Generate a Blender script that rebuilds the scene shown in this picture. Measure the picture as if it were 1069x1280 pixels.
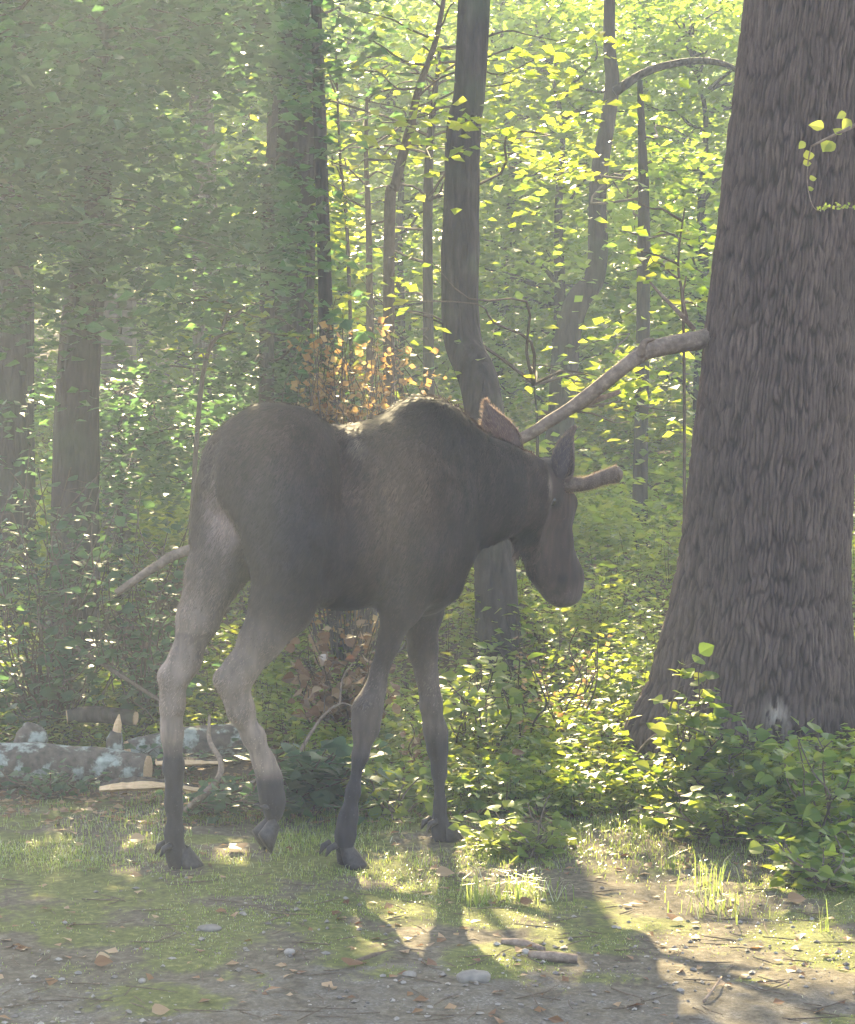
import bpy, math, random
import numpy as np
from mathutils import Vector, Matrix

R = math.radians
rng = np.random.default_rng(7)
random.seed(7)
scene = bpy.context.scene
for o in list(bpy.data.objects):
    bpy.data.objects.remove(o)
COL = scene.collection

# ------------------------------------------------------------------ camera
CAM_H, FPX, PITCH = 1.9, 2770.0, R(3.82)
cam_d = bpy.data.cameras.new('camera')
cam = bpy.data.objects.new('camera', cam_d)
COL.objects.link(cam)
cam.location = (0, 0, CAM_H)
cam.rotation_euler = (R(90) - PITCH, 0, 0)
cam_d.sensor_fit = 'VERTICAL'
cam_d.sensor_height = 24.0
cam_d.lens = 24.0 * FPX / 1280.0
cam_d.clip_start = 0.1
cam_d.clip_end = 1500
scene.camera = cam

# ------------------------------------------------------------------ light
SUN_EL, SUN_AZ = R(28.5), R(3.5)                  # azimuth to the left of the view axis (+Y)
SDIR = np.array([-math.sin(SUN_AZ) * math.cos(SUN_EL), math.cos(SUN_AZ) * math.cos(SUN_EL), math.sin(SUN_EL)])
world = bpy.data.worlds.new("World")
scene.world = world
world.use_nodes = True
wn = world.node_tree
sky = wn.nodes.new('ShaderNodeTexSky')
sky.sky_type = 'NISHITA'
sky.sun_disc = False
sky.sun_elevation = SUN_EL
sky.sun_rotation = -SUN_AZ
sky.air_density = 1.0
sky.dust_density = 2.5
sky.ozone_density = 0.6
bg = wn.nodes['Background']
bg.inputs['Strength'].default_value = 0.085
wn.links.new(sky.outputs[0], bg.inputs['Color'])
sun_d = bpy.data.lights.new('sun', 'SUN')
sun = bpy.data.objects.new('sun', sun_d)
COL.objects.link(sun)
sun_d.energy = 5.0
sun_d.angle = R(0.5)
sun_d.color = (1.0, 0.86, 0.52)
sun.rotation_euler = Vector(-SDIR).to_track_quat('-Z', 'Y').to_euler()
sun.location = Vector(SDIR) * 60

scene.view_settings.view_transform = 'Standard'
scene.view_settings.look = 'None'
scene.view_settings.gamma = 1.0
scene.view_settings.use_curve_mapping = False
scene.view_settings.exposure = 3.16
scene.view_settings.use_white_balance = True
scene.view_settings.white_balance_temperature = 6950
scene.view_settings.white_balance_tint = 13
scene.render.engine = 'CYCLES'
cy = scene.cycles
cy.use_denoising = True
try:
    cy.denoiser = 'OPENIMAGEDENOISE'
    cy.denoising_input_passes = 'RGB_ALBEDO_NORMAL'
except Exception:
    pass
cy.max_bounces = 6
cy.diffuse_bounces = 3
cy.glossy_bounces = 2
cy.transmission_bounces = 4
cy.volume_bounces = 1
cy.transparent_max_bounces = 4
cy.sample_clamp_indirect = 4.0
cy.caustics_reflective = False
cy.caustics_refractive = False

# ------------------------------------------------------------------ picture -> place
CP, SP = math.cos(PITCH), math.sin(PITCH)
def ray(px, py):
    u = (px - 534.5) / FPX
    v = (640.0 - py) / FPX
    return np.array([u, CP + v * SP, -SP + v * CP])
def P(px, py, y):
    d = ray(px, py)
    return np.array([0, 0, CAM_H]) + d * (y / d[1])
def G(px, py, z=0.0):
    d = ray(px, py)
    return np.array([0, 0, CAM_H]) + d * ((z - CAM_H) / d[2])

# ------------------------------------------------------------------ noise
def _hash(i, j, k, seed):
    n = (i * 374761393 + j * 668265263 + k * 2147483647 + seed * 974634777).astype(np.int64)
    n = (n ^ (n >> 13)) * 1274126177
    n = n & 0x7fffffff
    n = (n ^ (n >> 16)) * 1103515245 & 0x7fffffff
    return (n & 0xffff) / 65535.0
def vnoise(p, seed=0):
    p = np.asarray(p, float)
    i = np.floor(p).astype(np.int64)
    f = p - i
    f = f * f * (3 - 2 * f)
    r = 0
    for a in (0, 1):
        for b in (0, 1):
            for c in (0, 1):
                w = (f[:, 0] if a else 1 - f[:, 0]) * (f[:, 1] if b else 1 - f[:, 1]) * (f[:, 2] if c else 1 - f[:, 2])
                r = r + w * _hash(i[:, 0] + a, i[:, 1] + b, i[:, 2] + c, seed)
    return r
def fbm(p, seed=0, octv=4):
    s, a, t = 0, 0.5, 0
    p = np.asarray(p, float)
    for o in range(octv):
        s = s + a * vnoise(p * (2 ** o), seed + o)
        t += a
        a *= 0.5
    return s / t
def xy3(x, y):
    x = np.atleast_1d(np.asarray(x, float)); y = np.atleast_1d(np.asarray(y, float))
    return np.stack([x, y, np.zeros_like(x)], 1)
def terrain(x, y):
    x = np.atleast_1d(np.asarray(x, float)); y = np.atleast_1d(np.asarray(y, float))
    t = np.clip(y - 10.2, 0, 200)
    rise = 0.055 * t * np.clip(t / 6, 0, 1)
    rise = np.where(rise > 5, 5 + (rise - 5) * 0.35, rise)
    big = (fbm(xy3(x * 0.25, y * 0.25), 3, 3) - 0.5) * 0.7 * np.clip(t / 8, 0, 1)
    bump = (fbm(xy3(x * 1.3, y * 1.3), 11, 4) - 0.5) * (0.05 + 0.10 * np.clip(t / 4, 0, 1))
    fine = (fbm(xy3(x * 9, y * 9), 17, 3) - 0.5) * 0.022
    return rise + big + bump + fine
def th(x, y):
    return float(terrain(x, y)[0])

# ------------------------------------------------------------------ mesh builder
class MB:
    def __init__(self):
        self.V, self.F, self.A, self.C, self.n = [], [], [], [], 0
    def add(self, V, F, rnd=0.5, col=None):
        V = np.asarray(V, float); F = np.asarray(F, np.int64)
        if len(V) == 0:
            return
        self.V.append(V); self.F.append(F + self.n)
        self.A.append(np.full(len(V), rnd) if np.isscalar(rnd) else np.asarray(rnd, float))
        if col is None:
            c = np.ones((len(V), 3)) * 0.5
        else:
            c = np.asarray(col, float)
            if c.ndim == 1:
                c = np.tile(c, (len(V), 1))
        self.C.append(c)
        self.n += len(V)
    def mesh(self, name, mat, smooth=False):
        V = np.concatenate(self.V); F = np.concatenate(self.F); A = np.concatenate(self.A); C = np.concatenate(self.C)
        me = bpy.data.meshes.new(name)
        me.vertices.add(len(V)); me.vertices.foreach_set('co', V.astype(np.float32).ravel())
        me.loops.add(F.size); me.loops.foreach_set('vertex_index', F.astype(np.int32).ravel())
        me.polygons.add(len(F)); me.polygons.foreach_set('loop_start', (np.arange(len(F)) * F.shape[1]).astype(np.int32))
        me.polygons.foreach_set('use_smooth', np.full(len(F), smooth))
        at = me.attributes.new('rnd', 'FLOAT', 'POINT'); at.data.foreach_set('value', A.astype(np.float32))
        ac = me.attributes.new('col', 'FLOAT_COLOR', 'POINT')
        ac.data.foreach_set('color', np.concatenate([C, np.ones((len(C), 1))], 1).astype(np.float32).ravel())
        me.update(calc_edges=True)
        me.materials.append(mat)
        return me
    def build(self, name, mat, parent=None, smooth=False, kind=None):
        o = bpy.data.objects.new(name, self.mesh(name, mat, smooth))
        COL.objects.link(o)
        if parent:
            o.parent = parent
        if kind:
            o['kind'] = kind
        return o

def tag(o, label, cat, group=None):
    o['label'] = label; o['category'] = cat
    if group:
        o['group'] = group
    return o
def empty(name, loc, label, cat, group=None):
    o = bpy.data.objects.new(name, None)
    o.location = Vector(loc)
    COL.objects.link(o)
    return tag(o, label, cat, group)

def norm(v):
    v = np.asarray(v, float)
    return v / (np.linalg.norm(v, axis=-1, keepdims=True) + 1e-12)

def catmull(pts, n):
    pts = np.asarray(pts, float)
    p = np.vstack([2 * pts[0] - pts[1], pts, 2 * pts[-1] - pts[-2]])
    out = []
    for i in range(len(pts) - 1):
        a, b, c, d = p[i], p[i + 1], p[i + 2], p[i + 3]
        for t in np.linspace(0, 1, n, endpoint=False):
            out.append(0.5 * ((2 * b) + (-a + c) * t + (2 * a - 5 * b + 4 * c - d) * t * t + (-a + 3 * b - 3 * c + d) * t ** 3))
    out.append(pts[-1])
    return np.array(out)

def tube(mb, pts, rad, seg=8, wob=0.0, rnd=0.5, col=None, seed=0, freq=6.0, cap=True):
    pts = np.asarray(pts, float); n = len(pts)
    rad = np.interp(np.linspace(0, 1, n), np.linspace(0, 1, len(np.atleast_1d(rad))), np.atleast_1d(rad))
    T = norm(np.gradient(pts, axis=0))
    ref = np.array([0, 0, 1.0]) if abs(T[0][2]) < 0.8 else np.array([0.0, 1, 0])
    u = norm(np.cross(T[0], ref))
    V = []
    ang = np.arange(seg) / seg * 2 * np.pi
    for i in range(n):
        u = norm(u - T[i] * np.dot(u, T[i]))
        w = np.cross(T[i], u)
        V.append(pts[i] + rad[i] * (np.cos(ang)[:, None] * u + np.sin(ang)[:, None] * w))
    V = np.array(V).reshape(-1, 3)
    if wob:
        c = np.repeat(pts, seg, 0)
        k = 1 + wob * (fbm(V * freq, seed, 3) - 0.5) * 2
        V = c + (V - c) * k[:, None]
    F = []
    a = (np.arange(n - 1)[:, None] * seg + np.arange(seg)[None]).ravel()
    b = (np.arange(n - 1)[:, None] * seg + (np.arange(seg)[None] + 1) % seg).ravel()
    F = np.concatenate([np.stack([a, b, b + seg], 1), np.stack([a, b + seg, a + seg], 1)])
    if cap:
        V = np.vstack([V, pts[0], pts[-1]])
        k = np.arange(seg)
        F = np.vstack([F, np.stack([(k + 1) % seg, k, np.full(seg, n * seg)], 1),
                       np.stack([(n - 1) * seg + k, (n - 1) * seg + (k + 1) % seg, np.full(seg, n * seg + 1)], 1)])
    mb.add(V, F, rnd, col)

# leaf templates: (x across, y along, z up)
LEAF4_V = np.array([[0, 0, 0], [-.36, .42, .07], [.36, .42, .07], [0, .45, 0], [0, 1, -.06]])
LEAF4_F = np.array([[0, 3, 1], [0, 2, 3], [1, 3, 4], [3, 2, 4]])
LEAF2_V = np.array([[0, 0, 0], [-.38, .48, .05], [.38, .48, .05], [0, 1, -.05]])
LEAF2_F = np.array([[0, 2, 1], [1, 2, 3]])
_lb = []
for _t, _w in ((.0, 0), (.12, .26), (.32, .42), (.55, .36), (.8, .17), (1, 0)):
    _lb.append((_t, _w))
LEAFB_V = [[0, 0, 0]]
LEAFB_F = []
for _t, _w in _lb[1:-1]:
    LEAFB_V += [[-_w, _t, .10 * _w / .42 - .10 * _t * _t], [0, _t, -.10 * _t * _t], [_w, _t, .10 * _w / .42 - .10 * _t * _t]]
LEAFB_V.append([0, 1, -.14])
LEAFB_F += [[0, 2, 1], [0, 3, 2]]
for _k in range(3):
    _a = 1 + 3 * _k
    LEAFB_F += [[_a, _a + 1, _a + 3], [_a + 1, _a + 4, _a + 3], [_a + 1, _a + 2, _a + 4], [_a + 2, _a + 5, _a + 4]]
LEAFB_F += [[10, 11, 13], [11, 12, 13]]
LEAFB_V = np.array(LEAFB_V); LEAFB_F = np.array(LEAFB_F)

def leaves(mb, pos, d, nrm, size, kind=4, width=1.0, rnd=None, col=None):
    """pos (n,3), d growth direction, nrm approx leaf normal, size (n,)"""
    TV, TF = {2: (LEAF2_V, LEAF2_F), 4: (LEAF4_V, LEAF4_F), 8: (LEAFB_V, LEAFB_F)}[kind]
    pos = np.asarray(pos, float); n = len(pos)
    if n == 0:
        return
    d = norm(d); x = norm(np.cross(d, nrm)); z = np.cross(x, d)
    size = np.broadcast_to(size, (n,))
    w = np.broadcast_to(width, (n,))
    V = (pos[:, None, :] + size[:, None, None] * (
        TV[None, :, 0, None] * w[:, None, None] * x[:, None, :] + TV[None, :, 1, None] * d[:, None, :] + TV[None, :, 2, None] * z[:, None, :]))
    F = TF[None] + (np.arange(n) * len(TV))[:, None, None]
    r = rng.random(n) if rnd is None else np.broadcast_to(rnd, (n,))
    c = None
    if col is not None:
        c = np.repeat(col, len(TV), 0)
    mb.add(V.reshape(-1, 3), F.reshape(-1, 3), np.repeat(r, len(TV)), c)

def rdir(n, flat=0.4):
    a = rng.random(n) * 2 * np.pi
    z = rng.normal(0, flat, n)
    return norm(np.stack([np.cos(a), np.sin(a), z], 1))
def upn(n, tilt=0.35, face=0.38):
    # leaf blades lean towards the light they grow in
    return norm(np.stack([rng.normal(0, tilt, n), rng.normal(face, tilt, n), np.ones(n)], 1))

# ------------------------------------------------------------------ materials
def newmat(name):
    m = bpy.data.materials.new(name); m.use_nodes = True
    nt = m.node_tree
    for n in list(nt.nodes):
        nt.nodes.remove(n)
    out = nt.nodes.new('ShaderNodeOutputMaterial')
    return m, nt, out
def N(nt, t, **kw):
    n = nt.nodes.new(t)
    for k, v in kw.items():
        setattr(n, k, v)
    return n
def ramp(nt, stops, fac=None, interp='LINEAR'):
    r = nt.nodes.new('ShaderNodeValToRGB')
    r.color_ramp.interpolation = interp
    e = r.color_ramp.elements
    while len(e) > 1:
        e.remove(e[-1])
    e[0].position = stops[0][0]; e[0].color = (*stops[0][1], 1)
    for p, c in stops[1:]:
        k = e.new(p); k.color = (*c, 1)
    if fac is not None:
        nt.links.new(fac, r.inputs[0])
    return r
def leafmat(name, stops, tstops, gloss=0.10, rough=0.35, tfac=0.5):
    m, nt, out = newmat(name)
    at = N(nt, 'ShaderNodeAttribute', attribute_name='rnd')
    c = ramp(nt, stops, at.outputs['Fac']); t = ramp(nt, tstops, at.outputs['Fac'])
    geo = N(nt, 'ShaderNodeNewGeometry')
    nz = N(nt, 'ShaderNodeTexNoise'); nz.inputs['Scale'].default_value = 1.4
    nt.links.new(geo.outputs['Position'], nz.inputs['Vector'])
    hs = N(nt, 'ShaderNodeHueSaturation'); nt.links.new(c.outputs[0], hs.inputs['Color'])
    mr = N(nt, 'ShaderNodeMapRange'); nt.links.new(nz.outputs['Fac'], mr.inputs['Value'])
    mr.inputs['From Min'].default_value = .3; mr.inputs['From Max'].default_value = .7
    mr.inputs['To Min'].default_value = 0.75; mr.inputs['To Max'].default_value = 1.3
    nt.links.new(mr.outputs[0], hs.inputs['Value'])
    df = N(nt, 'ShaderNodeBsdfDiffuse'); tr = N(nt, 'ShaderNodeBsdfTranslucent'); gl = N(nt, 'ShaderNodeBsdfGlossy')
    nt.links.new(hs.outputs[0], df.inputs['Color']); nt.links.new(t.outputs[0], tr.inputs['Color'])
    gl.inputs['Roughness'].default_value = rough
    a = N(nt, 'ShaderNodeMixShader'); a.inputs[0].default_value = tfac
    nt.links.new(df.outputs[0], a.inputs[1]); nt.links.new(tr.outputs[0], a.inputs[2])
    fr = N(nt, 'ShaderNodeFresnel'); fr.inputs['IOR'].default_value = 1.38
    mu = N(nt, 'ShaderNodeMath', operation='MULTIPLY_ADD'); nt.links.new(fr.outputs[0], mu.inputs[0])
    mu.inputs[1].default_value = 0.28; mu.inputs[2].default_value = gloss * 0.1
    b = N(nt, 'ShaderNodeMixShader'); nt.links.new(mu.outputs[0], b.inputs[0])
    nt.links.new(a.outputs[0], b.inputs[1]); nt.links.new(gl.outputs[0], b.inputs[2])
    nt.links.new(b.outputs[0], out.inputs['Surface'])
    return m
M = {}
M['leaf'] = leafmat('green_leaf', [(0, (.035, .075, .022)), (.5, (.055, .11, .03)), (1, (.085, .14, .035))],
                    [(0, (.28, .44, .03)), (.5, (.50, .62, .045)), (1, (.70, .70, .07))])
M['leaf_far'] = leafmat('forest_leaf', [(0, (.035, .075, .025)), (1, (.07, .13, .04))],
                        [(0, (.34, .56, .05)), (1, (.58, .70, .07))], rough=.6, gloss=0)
M['leaf_shade'] = leafmat('shaded_leaf', [(0, (.03, .062, .042)), (1, (.05, .09, .052))],
                          [(0, (.09, .22, .08)), (1, (.18, .34, .08))])  # darker, bluer leaf copy: the shade is put into its colour
M['leaf_lime'] = leafmat('lime_leaf', [(0, (.08, .14, .03)), (1, (.12, .17, .04))],
                         [(0, (.40, .52, .08)), (1, (.58, .62, .12))])  # paler, yellower green than the common leaf
M['dead'] = leafmat('dead_leaf', [(0, (.10, .05, .028)), (.5, (.20, .11, .055)), (1, (.36, .26, .16))],
                    [(0, (.25, .09, .03)), (1, (.45, .26, .10))], tfac=0.3, rough=.5)
M['rust'] = leafmat('rust_leaf', [(0, (.20, .10, .05)), (.5, (.32, .19, .09)), (1, (.45, .33, .17))],
                    [(0, (.58, .28, .07)), (1, (.80, .56, .20))], tfac=0.45, rough=.5)
M['grass'] = leafmat('grass_blade', [(0, (.07, .13, .03)), (1, (.15, .2, .05))],
                     [(0, (.30, .45, .08)), (1, (.55, .58, .16))], tfac=0.45)

def barkmat(name, stops, scale=(9, 9, 1.6), bump=0.6, dist=0.02, moss=0.0, use_col=False):
    m, nt, out = newmat(name)
    geo = N(nt, 'ShaderNodeTexCoord')
    mp = N(nt, 'ShaderNodeMapping'); mp.inputs['Scale'].default_value = scale
    nt.links.new(geo.outputs['Object'], mp.inputs['Vector'])
    n1 = N(nt, 'ShaderNodeTexNoise'); n1.inputs['Scale'].default_value = 2.2; n1.inputs['Detail'].default_value = 8
    n1.inputs['Roughness'].default_value = .68
    nt.links.new(mp.outputs[0], n1.inputs['Vector'])
    n2 = N(nt, 'ShaderNodeTexVoronoi'); n2.feature = 'DISTANCE_TO_EDGE'; n2.inputs['Scale'].default_value = 2.0
    nt.links.new(mp.outputs[0], n2.inputs['Vector'])
    c = ramp(nt, stops, n1.outputs['Fac'])
    colr = c.outputs[0]
    if use_col:
        at = N(nt, 'ShaderNodeAttribute', attribute_name='col')
        mx = N(nt, 'ShaderNodeMix', data_type='RGBA', blend_type='MULTIPLY'); mx.inputs[0].default_value = 1
        nt.links.new(c.outputs[0], mx.inputs[6]); nt.links.new(at.outputs['Color'], mx.inputs[7])
        colr = mx.outputs[2]
    if moss:
        n3 = N(nt, 'ShaderNodeTexNoise'); n3.inputs['Scale'].default_value = 2.3; n3.inputs['Detail'].default_value = 5
        nt.links.new(geo.outputs['Object'], n3.inputs['Vector'])
        r3 = ramp(nt, [(.5, (0, 0, 0)), (.62, (1, 1, 1))], n3.outputs['Fac'])
        mx = N(nt, 'ShaderNodeMix', data_type='RGBA')
        ml = N(nt, 'ShaderNodeMath', operation='MULTIPLY'); ml.inputs[1].default_value = moss
        nt.links.new(r3.outputs[0], ml.inputs[0]); nt.links.new(ml.outputs[0], mx.inputs[0])
        nt.links.new(colr, mx.inputs[6]); mx.inputs[7].default_value = (.09, .12, .06, 1)
        colr = mx.outputs[2]
    b = N(nt, 'ShaderNodeBsdfPrincipled'); b.inputs['Roughness'].default_value = .9
    b.inputs['Specular IOR Level'].default_value = .2
    nt.links.new(colr, b.inputs['Base Color'])
    ad = N(nt, 'ShaderNodeMath', operation='MULTIPLY_ADD'); ad.inputs[1].default_value = .6
    cl = N(nt, 'ShaderNodeMath', operation='MINIMUM'); cl.inputs[1].default_value = .25
    nt.links.new(n2.outputs['Distance'], cl.inputs[0])
    m4 = N(nt, 'ShaderNodeMath', operation='MULTIPLY'); m4.inputs[1].default_value = 3.0
    nt.links.new(cl.outputs[0], m4.inputs[0])
    nt.links.new(n1.outputs['Fac'], ad.inputs[0]); nt.links.new(m4.outputs[0], ad.inputs[2])
    bp = N(nt, 'ShaderNodeBump'); bp.inputs['Strength'].default_value = bump; bp.inputs['Distance'].default_value = dist
    nt.links.new(ad.outputs[0], bp.inputs['Height']); nt.links.new(bp.outputs[0], b.inputs['Normal'])
    nt.links.new(b.outputs[0], out.inputs['Surface'])
    return m
M['bark'] = barkmat('tree_bark', [(.3, (.026, .019, .016)), (.55, (.058, .044, .037)), (.75, (.11, .088, .075))], moss=.3)
M['oak'] = barkmat('oak_bark', [(.3, (.55, .5, .47)), (.55, (.85, .83, .8)), (.75, (1.2, 1.15, 1.1))], scale=(22, 22, 6),
                   bump=.5, dist=.006, use_col=True)
M['stem'] = barkmat('twig_bark', [(.3, (.07, .05, .035)), (.7, (.16, .12, .09))], scale=(30, 30, 8), bump=.3, dist=.004)
M['deadwood'] = barkmat('weathered_wood', [(.3, (.11, .078, .06)), (.55, (.21, .155, .12)), (.75, (.36, .28, .22))],
                        scale=(14, 14, 14), bump=.5, dist=.005)
M['splitwood'] = barkmat('split_wood', [(.25, (.42, .26, .14)), (.55, (.62, .42, .25)), (.8, (.72, .55, .36))],
                         scale=(6, 40, 40), bump=.3, dist=.004)
def lichenmat():
    m, nt, out = newmat('lichen_bark')
    tc = N(nt, 'ShaderNodeTexCoord')
    n1 = N(nt, 'ShaderNodeTexNoise'); n1.inputs['Scale'].default_value = 12; n1.inputs['Detail'].default_value = 8
    n1.inputs['Roughness'].default_value = .62
    nt.links.new(tc.outputs['Object'], n1.inputs['Vector'])
    n2 = N(nt, 'ShaderNodeTexNoise'); n2.inputs['Scale'].default_value = 30; n2.inputs['Detail'].default_value = 6
    nt.links.new(tc.outputs['Object'], n2.inputs['Vector'])
    bk = ramp(nt, [(.3, (.035, .028, .022)), (.7, (.13, .10, .08))], n2.outputs['Fac'])
    lc = ramp(nt, [(.3, (.15, .16, .14)), (.7, (.36, .385, .34))], n2.outputs['Fac'])
    f = ramp(nt, [(.50, (0, 0, 0)), (.58, (1, 1, 1))], n1.outputs['Fac'])
    mx = N(nt, 'ShaderNodeMix', data_type='RGBA')
    nt.links.new(f.outputs[0], mx.inputs[0]); nt.links.new(bk.outputs[0], mx.inputs[6]); nt.links.new(lc.outputs[0], mx.inputs[7])
    b = N(nt, 'ShaderNodeBsdfPrincipled'); b.inputs['Roughness'].default_value = .95
    nt.links.new(mx.outputs[2], b.inputs['Base Color'])
    bp = N(nt, 'ShaderNodeBump'); bp.inputs['Strength'].default_value = .7; bp.inputs['Distance'].default_value = .012
    nt.links.new(n2.outputs['Fac'], bp.inputs['Height']); nt.links.new(bp.outputs[0], b.inputs['Normal'])
    nt.links.new(b.outputs[0], out.inputs['Surface'])
    return m
M['lichen'] = lichenmat()
def stonemat():
    m, nt, out = newmat('grey_stone')
    tc = N(nt, 'ShaderNodeTexCoord')
    oi = N(nt, 'ShaderNodeAttribute', attribute_name='rnd')
    n1 = N(nt, 'ShaderNodeTexNoise'); n1.inputs['Scale'].default_value = 26; n1.inputs['Detail'].default_value = 7
    nt.links.new(tc.outputs['Object'], n1.inputs['Vector'])
    c = ramp(nt, [(0, (.13, .11, .10)), (.5, (.20, .18, .16)), (1, (.32, .29, .26))], oi.outputs['Fac'])
    d = ramp(nt, [(.3, (.6, .6, .6)), (.7, (1.25, 1.22, 1.18))], n1.outputs['Fac'])
    mx = N(nt, 'ShaderNodeMix', data_type='RGBA', blend_type='MULTIPLY'); mx.inputs[0].default_value = 1
    nt.links.new(c.outputs[0], mx.inputs[6]); nt.links.new(d.outputs[0], mx.inputs[7])
    b = N(nt, 'ShaderNodeBsdfPrincipled'); b.inputs['Roughness'].default_value = .85
    nt.links.new(mx.outputs[2], b.inputs['Base Color'])
    bp = N(nt, 'ShaderNodeBump'); bp.inputs['Strength'].default_value = .4; bp.inputs['Distance'].default_value = .006
    nt.links.new(n1.outputs['Fac'], bp.inputs['Height']); nt.links.new(bp.outputs[0], b.inputs['Normal'])
    nt.links.new(b.outputs[0], out.inputs['Surface'])
    return m
M['stone'] = stonemat()
def colmat(name, rough=.85, sheen=0.0, stretch=(1, 1, 1), bump=None, spec=.2, trans=0.0):
    m, nt, out = newmat(name)
    at = N(nt, 'ShaderNodeAttribute', attribute_name='col')
    tc = N(nt, 'ShaderNodeTexCoord')
    mp = N(nt, 'ShaderNodeMapping'); mp.inputs['Scale'].default_value = stretch
    nt.links.new(tc.outputs['Object'], mp.inputs['Vector'])
    n1 = N(nt, 'ShaderNodeTexNoise'); n1.inputs['Scale'].default_value = bump[0] if bump else 60; n1.inputs['Detail'].default_value = 6
    nt.links.new(mp.outputs[0], n1.inputs['Vector'])
    d = ramp(nt, [(.3, (.65, .65, .65)), (.7, (1.35, 1.32, 1.3))], n1.outputs['Fac'])
    mx = N(nt, 'ShaderNodeMix', data_type='RGBA', blend_type='MULTIPLY'); mx.inputs[0].default_value = 1
    nt.links.new(at.outputs['Color'], mx.inputs[6]); nt.links.new(d.outputs[0], mx.inputs[7])
    b = N(nt, 'ShaderNodeBsdfPrincipled'); b.inputs['Roughness'].default_value = rough
    b.inputs['Specular IOR Level'].default_value = spec
    b.inputs['Sheen Weight'].default_value = sheen; b.inputs['Sheen Roughness'].default_value = .5
    nt.links.new(mx.outputs[2], b.inputs['Base Color'])
    if bump:
        bp = N(nt, 'ShaderNodeBump'); bp.inputs['Strength'].default_value = .4; bp.inputs['Distance'].default_value = bump[1]
        nt.links.new(n1.outputs['Fac'], bp.inputs['Height']); nt.links.new(bp.outputs[0], b.inputs['Normal'])
    sh = b.outputs[0]
    if trans:
        tr = N(nt, 'ShaderNodeBsdfTranslucent')
        hs = N(nt, 'ShaderNodeHueSaturation'); hs.inputs['Value'].default_value = 3.0
        nt.links.new(at.outputs['Color'], hs.inputs['Color']); nt.links.new(hs.outputs[0], tr.inputs['Color'])
        ms = N(nt, 'ShaderNodeMixShader'); ms.inputs[0].default_value = trans
        nt.links.new(sh, ms.inputs[1]); nt.links.new(tr.outputs[0], ms.inputs[2]); sh = ms.outputs[0]
    nt.links.new(sh, out.inputs['Surface'])
    return m
M['hide'] = colmat('moose_hide', bump=(38, .008), sheen=.08, stretch=(1, 1, .22))
M['fur'] = colmat('moose_fur', rough=.6, spec=.25, trans=.25)
M['hoofhorn'] = colmat('hoof_horn', rough=.5, bump=(90, .002))
M['eye'] = colmat('dark_eye', rough=.08, spec=.6)

def groundmat():
    m, nt, out = newmat('forest_ground')
    geo = N(nt, 'ShaderNodeNewGeometry')
    def noise(s, d=6, r=.6):
        n = N(nt, 'ShaderNodeTexNoise'); n.inputs['Scale'].default_value = s; n.inputs['Detail'].default_value = d
        n.inputs['Roughness'].default_value = r
        nt.links.new(geo.outputs['Position'], n.inputs['Vector']); return n
    at = N(nt, 'ShaderNodeAttribute', attribute_name='col')    # r moss, g gravel, b litter
    sep = N(nt, 'ShaderNodeSeparateColor'); nt.links.new(at.outputs['Color'], sep.inputs[0])
    a, b_, c_ = noise(28, 8, .7), noise(90, 6, .7), noise(9, 6)
    soil = ramp(nt, [(.3, (.06, .048, .034)), (.5, (.11, .092, .066)), (.72, (.22, .19, .145))], a.outputs['Fac'])
    grav = ramp(nt, [(.3, (.075, .064, .052)), (.52, (.15, .135, .115)), (.7, (.30, .275, .24))], b_.outputs['Fac'])
    moss = ramp(nt, [(.3, (.06, .065, .025)), (.55, (.125, .135, .045)), (.75, (.30, .27, .11))], a.outputs['Fac'])
    lit = ramp(nt, [(.3, (.06, .038, .026)), (.5, (.12, .08, .055)), (.7, (.22, .15, .10))], b_.outputs['Fac'])
    def mix(f, x, y):
        mx = N(nt, 'ShaderNodeMix', data_type='RGBA')
        nt.links.new(f, mx.inputs[0]); nt.links.new(x, mx.inputs[6]); nt.links.new(y, mx.inputs[7]); return mx.outputs[2]
    def thr(src, nse, gain=5.0):
        s = N(nt, 'ShaderNodeMath', operation='ADD'); nt.links.new(src, s.inputs[0]); nt.links.new(nse.outputs['Fac'], s.inputs[1])
        t = N(nt, 'ShaderNodeMapRange'); nt.links.new(s.outputs[0], t.inputs['Value'])
        t.inputs['From Min'].default_value = .9; t.inputs['From Max'].default_value = 1.15
        return t.outputs[0]
    x = mix(thr(sep.outputs[1], c_), soil.outputs[0], grav.outputs[0])
    x = mix(thr(sep.outputs[0], a), x, moss.outputs[0])
    x = mix(thr(sep.outputs[2], c_), x, lit.outputs[0])
    bs = N(nt, 'ShaderNodeBsdfPrincipled'); bs.inputs['Roughness'].default_value = .95
    bs.inputs['Specular IOR Level'].default_value = .15
    nt.links.new(x, bs.inputs['Base Color'])
    bp = N(nt, 'ShaderNodeBump'); bp.inputs['Strength'].default_value = .7; bp.inputs['Distance'].default_value = .012
    ad = N(nt, 'ShaderNodeMath', operation='ADD'); nt.links.new(a.outputs['Fac'], ad.inputs[0]); nt.links.new(b_.outputs['Fac'], ad.inputs[1])
    nt.links.new(ad.outputs[0], bp.inputs['Height']); nt.links.new(bp.outputs[0], bs.inputs['Normal'])
    nt.links.new(bs.outputs[0], out.inputs['Surface'])
    return m
M['ground'] = groundmat()

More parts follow.
